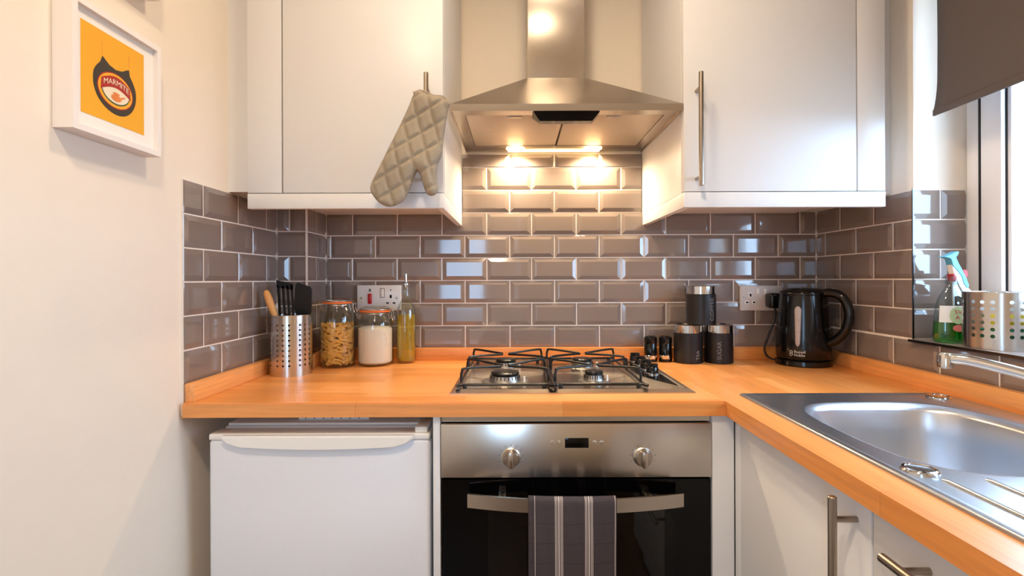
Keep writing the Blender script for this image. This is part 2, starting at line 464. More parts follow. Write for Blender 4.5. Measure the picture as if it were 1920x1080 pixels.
# metal edge trims
b = new_bm(); box(b, XR - 0.0006, XR + 0.0024, WY1 - 0.0006, WY1 + 0.0024, WZ0, 1.408); put('tile_edge_trim', b, M['trim_dark'], wall_right)
b = new_bm(); box(b, BOXX - 0.004, BOXX + 0.001, BOXY - 0.001, BOXY + 0.004, WZ, 1.406); put('tile_edge_trim', b, M['grout'], wall_corner)
b = new_bm(); box(b, XR - 0.011, XG + 0.01, WY0, WY1 + 0.003, WZ0 - 0.0058, WZ0 - 0.0004, bev=0.001); trim_sill = struct('trim_1', b, M['sill'], smooth=40, label='grey tiled window sill with a dark front edge')
b = new_bm(); box(b, XR - 0.0125, XR - 0.0108, WY0, WY1 + 0.002, WZ0 - 0.0062, WZ0); put('sill_edge', b, M['trim_dark'], trim_sill)

# ------------------------------------------------------------------ window in the right wall
b = new_bm()
FW = 0.048
def frame_rect(bm, x0, x1, y0, y1, z0, z1, wd, bev=0.004):
    box(bm, x0, x1, y0, y0 + wd, z0, z1, bev); box(bm, x0, x1, y1 - wd, y1, z0, z1, bev)
    box(bm, x0, x1, y0 + wd - 0.002, y1 - wd + 0.002, z0, z0 + wd, bev); box(bm, x0, x1, y0 + wd - 0.002, y1 - wd + 0.002, z1 - wd, z1, bev)
frame_rect(b, XG, XG + 0.065, WY0, WY1 + 0.002, WZ0 - 0.01, WZ1, FW)
win = struct('window_1', b, M['upvc'], smooth=40, label='white framed window with a grey blind in the right wall')
ym = 0.70
for y0, y1 in ((WY0 + FW + 0.004, ym - 0.026), (ym + 0.026, WY1 - FW - 0.003)):
    z0, z1 = WZ0 + FW - 0.006, WZ1 - FW - 0.004
    s = new_bm(); frame_rect(s, XG - 0.012, XG + 0.055, y0, y1, z0, z1, 0.055); so = put('sash', s, M['upvc'], win, 40)
    s = new_bm(); frame_rect(s, XG - 0.002, XG + 0.03, y0 + 0.053, y1 - 0.053, z0 + 0.053, z1 - 0.053, 0.005, 0.0005); put('gasket', s, M['gasket'], so)
    s = new_bm(); frame_rect(s, XG + 0.001, XG + 0.03, y0 + 0.057, y1 - 0.057, z0 + 0.057, z1 - 0.057, 0.010, 0.001); put('glazing_bead', s, M['upvc'], so)
    s = new_bm(); box(s, XG + 0.018, XG + 0.024, y0 + 0.05, y1 - 0.05, z0 + 0.05, z1 - 0.05); put('pane', s, M['pane'], so)
    s = new_bm(); frame_rect(s, XG - 0.0118, XG + 0.03, y0 - 0.005, y1 + 0.005, z0 - 0.005, z1 + 0.005, 0.006, 0.0); put('gasket', s, M['gasket'], so)
b = new_bm(); box(b, XG, XG + 0.065, ym - 0.024, ym + 0.024, WZ0 + 0.03, WZ1 - 0.03, 0.004); put('mullion', b, M['upvc'], win, 40)

# ------------------------------------------------------------------ glazed rear door (mirrored in the glossy tiles)
b = new_bm()
yy0, yy1 = REAR - 0.06, REAR - 0.015
GX0, GX1, GZ0, GZ1 = DX0 + 0.05, DX1 - 0.32, 0.78, 1.58
box(b, DX0 + 0.03, GX0, yy0, yy1, 0.01, DZ1 - 0.03, 0.003); box(b, GX1, DX1 - 0.03, yy0, yy1, 0.01, DZ1 - 0.03, 0.003)
box(b, GX0 - 0.002, GX1 + 0.002, yy0, yy1, 0.01, GZ0, 0.003); box(b, GX0 - 0.002, GX1 + 0.002, yy0, yy1, GZ1, DZ1 - 0.03, 0.003)
door1 = struct('door_1', b, M['upvc'], smooth=40)
b = new_bm(); box(b, DX0, DX0 + 0.028, REAR - 0.1, REAR, 0, DZ1, 0); box(b, DX1 - 0.028, DX1, REAR - 0.1, REAR, 0, DZ1); box(b, DX0 + 0.028, DX1 - 0.028, REAR - 0.1, REAR, DZ1 - 0.028, DZ1); put('door_frame', b, M['upvc'], door1)
b = new_bm(); box(b, GX0 - 0.001, GX1 + 0.001, REAR - 0.04, REAR - 0.034, GZ0 - 0.001, GZ1 + 0.001); put('pane', b, M['pane_tint'], door1)
b = new_bm(); tube(b, [(DX1 - 0.08, REAR - 0.015, 1.02), (DX1 - 0.08, REAR + 0.04, 1.02), (DX1 - 0.19, REAR + 0.045, 1.02)], 0.009); put('door_handle', b, M['chrome'], door1, 40)

# ------------------------------------------------------------------ two warm ceiling lamps
def ceiling_lamp(label, x, y, power):
    t = thing('ceiling_lamp', label, 'lamp', (x, y, CEIL))
    b = new_bm(); lathe(b, [(0, 0), (0.10, 0), (0.105, -0.012), (0.10, -0.022), (0.088, -0.022)], (x, y, CEIL)); put('lamp_body', b, M['white_plastic'], t, 40)
    b = new_bm(); lathe(b, [(0.088, -0.018), (0.07, -0.034), (0.04, -0.042), (0, -0.045)], (x, y, CEIL)); put('lamp_shade', b, M['ceil_lamp'], t, 60)
    l = bpy.data.lights.new('ceiling_lamp_light_offscreen', 'AREA'); l.shape = 'DISK'; l.size = 0.14; l.energy = power; l.color = (1.0, 0.79, 0.56)
    lo = bpy.data.objects.new('ceiling_lamp_light_offscreen', l); lo.location = (0, 0, -0.06); lo.parent = t; C.objects.link(lo)
ceiling_lamp('round warm ceiling lamp just in front of the cooker hood', 0.06, 0.95, LAMP_A)
ceiling_lamp('round warm ceiling lamp in the middle of the kitchen ceiling', -0.16, 0.10, LAMP_B)

# ================================================================== worktop
wt = thing('worktop', 'orange beech butcher block worktop in an L shape with upstands', 'worktop', (0.1, 1.4, WB))
SX0, SX1, SY0, SY1 = 0.517, 0.985, 0.20, 1.19       # sink outline
b = new_bm(); box(b, XL, XF - 0.0004, YF, YB, WB, WZ); 
bmesh.ops.bevel(b, geom=[e for e in b.edges if all(abs(v.co.y - YF) < 1e-4 for v in e.verts) and all(v.co.z > WZ - 1e-4 for v in e.verts)], offset=0.003, segments=2, affect='EDGES')
put('board', b, M['wood_x'], wt)
b = new_bm(); hx0, hx1, hy0, hy1 = SX0 + 0.016, SX1 - 0.016, SY0 + 0.016, SY1 - 0.016
box(b, XF, hx0, 0.03, YB, WB, WZ); box(b, hx1, XR, 0.03, YB, WB, WZ); box(b, hx0, hx1, hy1, YB, WB, WZ); box(b, hx0, hx1, 0.03, hy0, WB, WZ)
put('board', b, M['wood_y'], wt)
UT = 0.020; UZ = 0.948
def upst(m, *a):
    return bx('upstand', m, wt, *a, bev=0.0015)
upst(M['wood_up_x'], BOXX + 0.0, XR, YB - UT, YB, WZ, UZ)
upst(M['wood_up_y'], XL, XL + UT, 1.14, BOXY, WZ, UZ)
upst(M['wood_up_x'], XL + UT, BOXX + UT, BOXY - UT, BOXY, WZ, UZ)
upst(M['wood_up_y'], BOXX, BOXX + UT, BOXY, YB - UT, WZ, UZ)
upst(M['wood_up_y'], XR - UT, XR, 0.03, YB - UT, WZ, UZ)

# ================================================================== wall cabinets
CY = 1.305       # door face
def bar_handle(parent, p0, p1, posts, post_to, r=0.006, m=None):
    """bar from p0 to p1; posts = list of points on the bar; post_to = vector to the door"""
    b = new_bm()
    P0, P1 = Vector(p0), Vector(p1); d = (P1 - P0).normalized() * 0.0012
    tube(b, [P0, P0 + d, P1 - d, P1], [r - 0.0012, r, r, r - 0.0012], 16)
    for q in posts:
        Q = Vector(q); tube(b, [Q, Q + Vector(post_to)], r * 0.75, 12)
    return put('handle', b, m or M['handle'], parent, 40)

def wall_cabinet(label, x0, x1, dx0, dx1, fx0, fx1, hx, side, wallx):
    t = thing('wall_cabinet', label, 'cabinet', ((x0 + x1) / 2, YB - 0.2, 1.36))
    bx('body', M['cab_body'], t, x0, x1, CY + 0.02, YB, 1.400, 2.16)
    d = bx('door', M['cab'], t, dx0, dx1, CY, CY + 0.018, 1.4015, 2.155, bev=0.0015)
    bx('filler_panel', M['cab'], t, fx0, fx1, CY, CY + 0.018, 1.4015, 2.155, bev=0.0012)
    bx('pelmet', M['cab'], t, x0, x1, CY - 0.001, CY + 0.018, 1.361, 1.3995, bev=0.0012)
    px = (x1 - 0.018, x1) if side > 0 else (x0, x0 + 0.018)
    bx('pelmet', M['cab'], t, px[0], px[1], CY + 0.0185, YB - 0.001, 1.361, 1.3995, bev=0.0012)
    ex = (x1 - 0.001, x1 + 0.001) if side > 0 else (x0 - 0.001, x0 + 0.001)
    # scribe strip closing the gap to the room wall, set back
    a, c = sorted((wallx, x0 if side > 0 else x1))
    sy = CY + 0.022 if side > 0 else 1.402
    bx('scribe_strip', M['cab_body'], t, a, c, sy, sy + 0.018, 1.408, 2.155)
    bar_handle(d, (hx, CY - 0.035, 1.694), (hx, CY - 0.035, 1.410), [(hx, CY - 0.035, 1.657), (hx, CY - 0.035, 1.433)], (0, 0.0355, 0))
    return t
wall_cabinet('white wall cabinet with oven mitt hanging on its handle', -0.689, -0.188, -0.5985, -0.1885, -0.689, -0.602, -0.2256, +1, XL - BT)
wall_cabinet('white wall cabinet with bare bar handle above the kettle', 0.4265, 0.942, 0.427, 0.8685, 0.872, 0.942, 0.459, -1, XR + BT)

# ================================================================== cooker hood
HX0, HX1, HZ0, HZ1 = -0.172, 0.4255, 1.609, 1.6268
hood = thing('cooker_hood', 'stainless steel chimney cooker hood with two lit lamps', 'cooker hood', (0.127, YB, HZ0))
b = new_bm()
# lip ring
box(b, HX0, HX1, CY - 0.001, CY + 0.004, HZ0, HZ1); box(b, HX0, HX0 + 0.004, CY + 0.004, YB, HZ0, HZ1); box(b, HX1 - 0.004, HX1, CY + 0.004, YB, HZ0, HZ1)
put('lip', b, M['steel'], hood)
b = new_bm()
cx0, cx1, cyf, cz = 0.032, 0.203, 1.52, 1.778
lo_ = [(HX0, CY, HZ1), (HX1, CY, HZ1), (HX1, YB, HZ1), (HX0, YB, HZ1)]; hi_ = [(cx0, cyf, cz), (cx1, cyf, cz), (cx1, YB, cz), (cx0, YB, cz)]
vl = [b.verts.new(p) for p in lo_]; vh = [b.verts.new(p) for p in hi_]
for k in range(4): b.faces.new((vl[k], vl[(k + 1) % 4], vh[(k + 1) % 4], vh[k]))
b.faces.new(vl[::-1]); b.faces.new(vh)
put('canopy', b, M['steel'], hood)
b = new_bm(); box(b, cx0, cx1, cyf, YB, cz - 0.002, CEIL, 0.003); put('chimney', b, M['steel'], hood, 40)
# underside tray
b = new_bm(); zt = HZ0 + 0.004
box(b, HX0 + 0.004, HX1 - 0.004, CY + 0.004, 1.352, zt, zt + 0.004); box(b, HX0 + 0.004, HX1 - 0.004, 1.664, YB - 0.001, zt, zt + 0.004)
box(b, HX0 + 0.004, HX0 + 0.035, 1.352, 1.664, zt, zt + 0.004); box(b, HX1 - 0.035, HX1 - 0.004, 1.352, 1.664, zt, zt + 0.004)
put('underside', b, M['steel'], hood)
xm = 0.127
M['filter'] = mat('hood_filter', (205, 190, 172), 0.42, 0.75, var=0.1, scale=400, bump=0.4)
for x0, x1 in ((HX0 + 0.036, xm - 0.003), (xm + 0.003, HX1 - 0.036)):
    f = bx('filter', M['filter'], hood, x0, x1, 1.353, 1.663, zt + 0.001, zt + 0.009, bev=0.001)
    bx('filter_latch', M['steel'], f, (x0 + x1) / 2 - 0.02, (x0 + x1) / 2 + 0.02, 1.362, 1.372, zt - 0.0015, zt + 0.002, bev=0.001)
b = new_bm(); v = []
for (xa, xb, y, z) in ((0.041, 0.215, 1.309, HZ0 + 0.002), (0.041, 0.215, 1.372, HZ0 + 0.002), (0.060, 0.196, 1.348, 1.588), (0.060, 0.196, 1.322, 1.588)):
    v.append((b.verts.new((xa, y, z)), b.verts.new((xb, y, z))))
for k in range(4):
    a, c = v[k], v[(k + 1) % 4]; b.faces.new((a[0], a[1], c[1], c[0]))
b.faces.new([q[0] for q in v]); b.faces.new([q[1] for q in v])
cp = put('control_panel', b, M['black_gloss'], hood)
for xx in (0.066, 0.085, 0.092, 0.099, 0.106, 0.148, 0.168, 0.176):
    rr = 0.0018 if xx in (0.066, 0.148) else 0.0011
    b = new_bm(); lathe(b, [(0, -0.0008), (rr, -0.0008), (rr, 0.0), (0, 0.0)], (xx, 1.328, 1.5883), 10); put('button', b, M['text_white'], cp)
bx('lamp_strip', M['lamp_strip'], hood, -0.030, 0.278, 1.7145, 1.728, zt - 0.004, zt + 0.001, bev=0.001)
for xx in (-0.005, 0.252):
    b = new_bm(); lathe(b, [(0, -0.006), (0.024, -0.005), (0.031, 0.0), (0.031, 0.003)], (xx, 1.698, zt), 32)
    le = put('lamp_lens', b, M['lamp_glass'], hood, 50)
    l = bpy.data.lights.new('hood_light', 'SPOT'); l.energy = HOOD_POWER * 4; l.color = (1.0, 0.78, 0.50); l.shadow_soft_size = 0.02
    l.spot_size = math.radians(165); l.spot_blend = 0.6
    lo = bpy.data.objects.new('hood_light', l); lo.location = (xx - 0.127, 1.698 - YB, zt - HZ0 - 0.012); lo.parent = hood; C.objects.link(lo)

# ================================================================== base units
pan = bx('end_panel', M['cab'], None, -0.190, -0.174, 1.142, 1.70, 0.0, WB - 0.001, bev=0.001)
tag(pan, 'narrow white end panel between the fridge and the oven', 'panel')
pan = bx('corner_post', M['cab'], None, 0.435, 0.484, 1.142, 1.66, 0.0, WB - 0.001, bev=0.001)
tag(pan, 'white corner post between the oven and the sink cabinet door', 'panel')
DXF = 0.485
t = thing('base_cabinet', 'white base cabinet under the sink with an upright bar handle', 'cabinet', (0.75, 0.9, 0))
bx('body', M['cab_body'], t, DXF + 0.02, XR - 0.03, 0.7005, 1.135, 0.10, 0.735)
bx('body_rail', M['cab_body'], t, DXF + 0.02, DXF + 0.035, 0.7005, 1.135, 0.735, 0.872)
d = bx('door', M['cab'], t, DXF, DXF + 0.018, 0.7015, 1.112, 0.11, 0.868, bev=0.0015)
bar_handle(d, (DXF - 0.035, 0.731, 0.866), (DXF - 0.035, 0.731, 0.58), [(DXF - 0.035, 0.731, 0.833), (DXF - 0.035, 0.731, 0.612)], (0.0355, 0, 0))
bx('filler_panel', M['cab'], t, DXF, DXF + 0.018, 1.114, 1.1405, 0.11, 0.868, bev=0.001)
bx('plinth', M['cab'], t, DXF + 0.04, DXF + 0.056, 0.7005, 1.14, 0.0, 0.10)
t = thing('base_cabinet', 'white drawer base cabinet under the draining board with horizontal bar handles', 'cabinet', (0.75, 0.42, 0))
bx('body', M['cab_body'], t, DXF + 0.02, XR - 0.03, 0.15, 0.699, 0.10, 0.735)
bx('body_rail', M['cab_body'], t, DXF + 0.02, DXF + 0.035, 0.15, 0.699, 0.735, 0.872)
for z0, z1 in ((0.735, 0.868), (0.425, 0.731), (0.11, 0.421)):
    d = bx('drawer', M['cab'], t, DXF, DXF + 0.018, 0.1515, 0.6975, z0, z1, bev=0.0015)
    zh = z1 - 0.036
    bar_handle(d, (DXF - 0.035, 0.633, zh), (DXF - 0.035, 0.22, zh), [(DXF - 0.035, 0.602, zh), (DXF - 0.035, 0.25, zh)], (0.0355, 0, 0))
bx('plinth', M['cab'], t, DXF + 0.04, DXF + 0.056, 0.15, 0.6995, 0.0, 0.10)

# ================================================================== fridge
FX0, FX1, FY = -0.697, -0.199, 1.150
fr = thing('fridge', 'white undercounter fridge with a moulded top grip', 'fridge', (-0.448, 1.4, 0))
bx('body', M['fridge'], fr, FX0 + 0.004, FX1 - 0.004, FY + 0.055, 1.70, 0.012, 0.834, bev=0.006)
bx('door_seal', M['grey_insert'], fr, FX0 + 0.012, FX1 - 0.012, FY + 0.0475, FY + 0.0555, 0.04, 0.81)
d = bx('door', M['fridge'], fr, FX0, FX1, FY, FY + 0.048, 0.03, 0.818, bev=0.008, seg=3)
bx('door_top_cap', M['fridge_trim'], d, FX0, FX1, FY - 0.001, FY + 0.048, 0.8175, 0.832, bev=0.004, seg=3)
pts = []
xs = [FX0 + 0.035 + k * (FX1 - FX0 - 0.07) / 30 for k in range(31)]
for x in xs:
    u = (x - xs[0]) / (xs[-1] - xs[0])
    e = min(1.0, min(u, 1 - u) / 0.07); e = e * e * (3 - 2 * e)
    pts.append((x, 0.8215 - e * (0.013 + 0.008 * math.sin(PI * u))))
b = new_bm(); prism(b, [(xs[0], 0.8305)] + pts + [(xs[-1], 0.8305)], 'xz', FY - 0.014, FY + 0.004)
bmesh.ops.bevel(b, geom=[e for e in b.edges if all(abs(v.co.y - (FY - 0.014)) < 1e-5 for v in e.verts)], offset=0.004, segments=2, affect='EDGES')
put('grip', b, M['fridge_trim'], d, 50)
bx('hinge_cover', M['fridge_trim'], fr, FX1 - 0.034, FX1 - 0.006, FY + 0.004, FY + 0.075, 0.832, 0.846, bev=0.003)
bx('top_lid', M['fridge_trim'], fr, FX0 + 0.01, FX1 - 0.01, FY + 0.06, 1.69, 0.834, 0.8405, bev=0.003)
vg = bx('vent_grille', M['fridge'], fr, -0.53, -0.36, 1.235, 1.262, 0.8405, 0.858, bev=0.001)
for k in range(7):
    bx('vent_slot', M['grey_insert'], vg, -0.515 + k * 0.0215, -0.5115 + k * 0.0215, 1.2343, 1.236, 0.843, 0.855)
for sx in (FX0 + 0.05, FX1 - 0.05):
    for sy in (1.25, 1.65):
        b = new_bm(); lathe(b, [(0, 0), (0.016, 0), (0.016, 0.012), (0, 0.012)], (sx, sy, 0.0), 16); put('foot', b, M['black_nylon'], fr)

# ================================================================== oven
OX0, OX1, OY = -0.1725, 0.4335, 1.140
ov = thing('oven', 'built-in electric oven with steel fascia and black glass door', 'oven', (0.13, 1.4, 0.28))
b = new_bm()
ox0, ox1 = OX0 + 0.02, OX1 - 0.02
box(b, ox0, ox1, 1.20, 1.65, 0.738, 0.852); box(b, ox0, ox1, 1.60, 1.65, 0.30, 0.738); box(b, ox0, ox0 + 0.05, 1.16, 1.60, 0.30, 0.738); box(b, ox1 - 0.05, ox1, 1.16, 1.60, 0.30, 0.738); box(b, ox0, ox1, 1.16, 1.60, 0.28, 0.33)
put('body', b, M['cavity'], ov)
fa = bx('fascia', M['steel_v'], ov, OX0, OX1, OY, OY + 0.06, 0.735, 0.855, bev=0.002)
bx('top_trim', M['steel'], ov, OX0, OX1, OY + 0.012, OY + 0.05, 0.8575, 0.871)
bx('display', M['oven_black'], fa, 0.105, 0.158, OY - 0.0008, OY + 0.002, 0.8015, 0.8235, bev=0.0003)
for xx in (0.0774, 0.0925, 0.1715, 0.187):
    b = new_bm(); lathe(b, [(0, 0), (0.0045, 0), (0.0045, 0.003), (0.0035, 0.0042), (0, 0.0042)], (0, 0, 0), 16)
    b.transform(Matrix.Translation((xx, OY, 0.8135)) @ Matrix.Rotation(PI / 2, 4, 'X')); put('button', b, M['chrome'], fa, 40)
for xx in (-0.0155, 0.279):
    b = new_bm(); lathe(b, [(0, 0), (0.0215, 0), (0.0215, 0.002), (0.019, 0.004), (0.0185, 0.012), (0.017, 0.015), (0, 0.0155)], (0, 0, 0), 32)
    box(b, -0.006, 0.006, -0.0185, 0.0185, 0.013, 0.025, 0.003)
    b.transform(Matrix.Translation((xx, OY, 0.781)) @ Matrix.Rotation(PI / 2, 4, 'X')); kn = put('knob', b, M['steel'], fa, 40)
    for k in range(9):
        a = math.radians(-200 + k * 27.5)
        b = new_bm(); lathe(b, [(0, 0), (0.0011, 0), (0.0011, 0.0003), (0, 0.0003)], (0, 0, 0), 8)
        b.transform(Matrix.Translation((xx + 0.027 * math.cos(a), OY, 0.781 - 0.027 * math.sin(a))) @ Matrix.Rotation(PI / 2, 4, 'X')); put('dial_mark', b, M['grey_insert'], fa)
dz0, dz1 = 0.285, 0.7305
b = new_bm(); wx0, wx1, wz0, wz1 = OX0 + 0.105, OX1 - 0.105, 0.36, 0.675
box(b, OX0 + 0.003, wx0, OY + 0.002, OY + 0.02, dz0, dz1); box(b, wx1, OX1 - 0.003, OY + 0.002, OY + 0.02, dz0, dz1)
box(b, wx0, wx1, OY + 0.002, OY + 0.02, wz1, dz1); box(b, wx0, wx1, OY + 0.002, OY + 0.02, dz0, wz0)
dr = put('door', b, M['oven_black'], ov)
bx('door_glass', M['oven_glass'], dr, wx0, wx1, OY + 0.003, OY + 0.007, wz0, wz1)
# handle: bowed flat bar on two stand-offs
b = new_bm(); hz0, hz1 = 0.682, 0.711; hc, hw_ = 0.125, 0.2355
prev = None
for k in range(25):
    x = hc - hw_ + 2 * hw_ * k / 24; y = 1.078 + 0.032 * ((x - hc) / hw_) ** 2
    ring = [b.verts.new((x, y, hz0)), b.verts.new((x, y, hz1)), b.verts.new((x, y + 0.006, hz1)), b.verts.new((x, y + 0.006, hz0))]
    if prev:
        for q in range(4): b.faces.new((prev[q], prev[(q + 1) % 4], ring[(q + 1) % 4], ring[q]))
    else: b.faces.new(ring)
    prev = ring
b.faces.new(prev)
put('handle', b, M['steel'], dr, 30)
for xx in (-0.035, 0.285):
    yb = 1.078 + 0.032 * ((xx - hc) / hw_) ** 2 + 0.006
    bx('handle_bracket', M['steel'], dr, xx - 0.008, xx + 0.008, yb, OY + 0.002, 0.688, 0.706, bev=0.001)
b = new_bm()
for z in (0.604, 0.46):
    for y in (1.19, 1.58): tube(b, [(ox0 + 0.05, y, z), (ox1 - 0.05, y, z)], 0.003, 8)
    for k in range(12):
        x = ox0 + 0.07 + k * (ox1 - ox0 - 0.14) / 11; tube(b, [(x, 1.19, z), (x, 1.58, z)], 0.0018, 6)
put('rack', b, M['chrome'], ov, 40)
for xs_ in (0.10, 0.10): pass

# ------------------------------------------------------------------ tea towel over the oven handle
tx0, tx1 = 0.0215, 0.2075
stripes = []
def add_str(c, ws):
    for off, wd, kind in ws: stripes.append((c + off - wd / 2, c + off + wd / 2, kind))
for c in (0.0855, 0.1485):
    add_str(c, [(-0.0075, 0.0016, 1), (-0.0045, 0.0018, 1), (0.0, 0.0034, 1), (0.0045, 0.0018, 1), (0.0075, 0.0016, 1)])
add_str(0.030, [(0, 0.0012, 2), (0.005, 0.0012, 1)]); add_str(0.2045, [(0, 0.0016, 1)])
cols = sorted(set([round(tx0 + k * (tx1 - tx0) / 40, 5) for k in range(41)] + [round(s[0], 5) for s in stripes] + [round(s[1], 5) for s in stripes]))
def bar_y(x): return 1.078 + 0.032 * ((x - hc) / hw_) ** 2
prof = []     # (dy from the bar centre, z): up the back, over the bar, down the front
zt_ = hz1 + 0.0035
for k in range(16): prof.append((0.0115 + 0.002 * math.sin(k * 0.7), 0.46 + (hz1 - 0.46 - 0.004) * k / 15))
for k in range(1, 7):
    a = PI * k / 7; prof.append((0.003 + 0.0085 * math.cos(a), zt_ - 0.004 + 0.0065 * math.sin(a)))
dark_z = []
zz_ = [zt_ - 0.004 - k * 0.0103 for k in range(34)]
for k in (4, 8, 12, 16, 20, 24, 28):
    zz_ += [zz_[k] - 0.004, zz_[k] - 0.0052]; dark_z.append(zz_[k] - 0.0046)
for z in sorted(zz_, reverse=True): prof.append((-0.006, z))
b = new_bm(); grid = []
for x in cols:
    colv = []
    for j, (dy, z) in enumerate(prof):
        f = min(1.0, (zt_ - 0.004 - z) / 0.34) if j > 21 else 0.0
        wav = 0.0035 * math.sin((x - tx0) * 52 + 0.6) * min(1, f * 4) + 0.0018 * math.sin((x - tx0) * 117 + z * 20) * min(1, f * 4)
        yy = bar_y(x) + dy - abs(wav) * 1.0 - 0.001
        if j <= 15: yy = bar_y(x) + dy + 0.001
        shrink = 1.0 - 0.02 * f
        xx = 0.1145 + (x - 0.1145) * shrink
        colv.append(b.verts.new((xx, yy, z)))
    grid.append(colv)
dark_rows = {z0 for z0 in (26, 31, 36, 41, 46, 51)}
for i in range(len(cols) - 1):
    mid = (cols[i] + cols[i + 1]) / 2; mi = 0
    for s0, s1, kind in stripes:
        if s0 <= mid <= s1: mi = kind
    for j in range(len(prof) - 1):
        fc = b.faces.new((grid[i][j], grid[i + 1][j], grid[i + 1][j + 1], grid[i][j + 1]))
        zc_ = (prof[j][1] + prof[j + 1][1]) / 2
        fc.material_index = 2 if (mi == 0 and j > 21 and any(abs(zc_ - q_) < 0.0004 for q_ in dark_z)) else mi
tw = put('tea_towel', b, [M['towel'], M['towel_light'], M['towel_dark']], None, 60)
so = tw.modifiers.new('thickness', 'SOLIDIFY'); so.thickness = 0.0016; so.offset = 0.0
tag(tw, 'charcoal tea towel with pale stripes hung over the oven handle', 'towel')

# ================================================================== gas hob
HBX0, HBX1, HBY0, HBY1 = -0.161, 0.423, 1.212, 1.690
hob = thing('gas_hob', 'stainless steel four burner gas hob with black wire pan supports', 'hob', (0.13, 1.45, WZ))
b = new_bm()
def rect_ring(bm, ins, z): return [bm.verts.new((HBX0 + ins, HBY0 + ins, z)), bm.verts.new((HBX1 - ins, HBY0 + ins, z)), bm.verts.new((HBX1 - ins, HBY1 - ins, z)), bm.verts.new((HBX0 + ins, HBY1 - ins, z))]
R = [rect_ring(b, 0.0, WZ + 0.0002), rect_ring(b, 0.0, WZ + 0.0025), rect_ring(b, 0.012, WZ + 0.009), rect_ring(b, 0.020, WZ + 0.0095), rect_ring(b, 0.026, WZ + 0.0065)]
for a, c in zip(R[:-1], R[1:]):
    for k in range(4): b.faces.new((a[k], a[(k + 1) % 4], c[(k + 1) % 4], c[k]))
b.faces.new(R[-1]); b.faces.new(R[0][::-1])
put('plate', b, M['steel'], hob)
PZ = WZ + 0.0065
burners = [(-0.033, 1.335, 0.040), (-0.036, 1.548, 0.033), (0.197, 1.555, 0.033), (0.200, 1.340, 0.026)]
for (x, y, r) in burners:
    b = new_bm(); lathe(b, [(r * 1.55, 0), (r * 1.5, 0.0015), (r * 1.05, 0.002), (r * 1.0, 0.006), (r * 0.93, 0.016), (r * 0.8, 0.018), (0, 0.018)], (x, y, PZ), 40)
    bu = put('burner', b, M['burner'], hob, 35)
    b = new_bm(); lathe(b, [(r * 0.86, 0.018), (r * 0.92, 0.0195), (r * 0.92, 0.0235), (r * 0.82, 0.026), (0, 0.0265)], (x, y, PZ), 40); put('burner_cap', b, M['black_iron'], bu, 35)
    b = new_bm()
    for k in range(24):
        a = 2 * PI * k / 24; tube(b, [(x + r * 0.97 * math.cos(a), y + r * 0.97 * math.sin(a), PZ + 0.007), (x + r * 0.95 * math.cos(a), y + r * 0.95 * math.sin(a), PZ + 0.0155)], 0.0012, 5)
    put('flame_slots', b, M['dark'], bu)
    b = new_bm(); tube(b, [(x + r * 1.25, y - r * 0.6, PZ), (x + r * 1.25, y - r * 0.6, PZ + 0.017)], 0.0028, 8); put('igniter', b, M['white_plastic'], bu)
def pan_support(gx0, gx1, cx, front, back):
    b = new_bm(); gy0, gy1 = 1.236, 1.645; ym_ = 1.44; r = 0.0036
    zb, ztop = PZ + 0.011, PZ + 0.044
    rc = 0.012
    tube(b, smooth_path([(gx0 + rc, gy0, zb), (gx1 - rc, gy0, zb), (gx1, gy0 + rc, zb), (gx1, gy1 - rc, zb), (gx1 - rc, gy1, zb), (gx0 + rc, gy1, zb), (gx0, gy1 - rc, zb), (gx0, gy0 + rc, zb)], 5, True), r, 8, closed=True)
    for (px, py, burner) in ((gx0, gy0 + 0.03, front), (gx1, gy0 + 0.03, front), (gx0, ym_ - 0.015, front), (gx1, ym_ - 0.015, front),
                             (gx0, ym_ + 0.02, back), (gx1, ym_ + 0.02, back), (gx0, gy1 - 0.02, back), (gx1, gy1 - 0.02, back)):
        d = Vector((burner[0] - px, burner[1] - py, 0)); L = d.length; d.normalize()
        P = Vector((px, py, zb)); E = P + d * (L - 0.012)
        tube(b, smooth_path([P, P + Vector((0, 0, 0.018)), P + Vector((0, 0, ztop - zb - 0.006)) + d * 0.003, P + Vector((0, 0, ztop - zb)) + d * 0.014,
                             Vector((E.x, E.y, ztop - 0.004))], 5), r * 0.92, 8)
    g_ = put('pan_support', b, M['black_iron'], hob, 50)
    for px, py in ((gx0 + 0.012, gy0), (gx1 - 0.012, gy0), (gx0 + 0.012, gy1), (gx1 - 0.012, gy1)):
        b = new_bm(); lathe(b, [(0, 0), (0.0048, 0), (0.0055, 0.008), (0.004, 0.012), (0, 0.012)], (px, py, PZ), 12); put('rubber_foot', b, M['black_nylon'], g_, 40)
pan_support(-0.140, 0.076, -0.03, burners[0], burners[1])
pan_support(0.093, 0.305, 0.2, burners[3], burners[2])
arc = [(0.398, 1.27)] + [(0.398 - 0.066 * math.sin(PI * 0.5 * min(1, k / 8)) if k <= 8 else 0.332, 1.27 + k * 0.024) for k in range(1, 17)] + [(0.398, 1.655)]
b = new_bm(); prism(b, arc, 'xy', PZ + 0.0002, PZ + 0.0012)
kp = put('knob_panel', b, M['black_gloss'], hob)
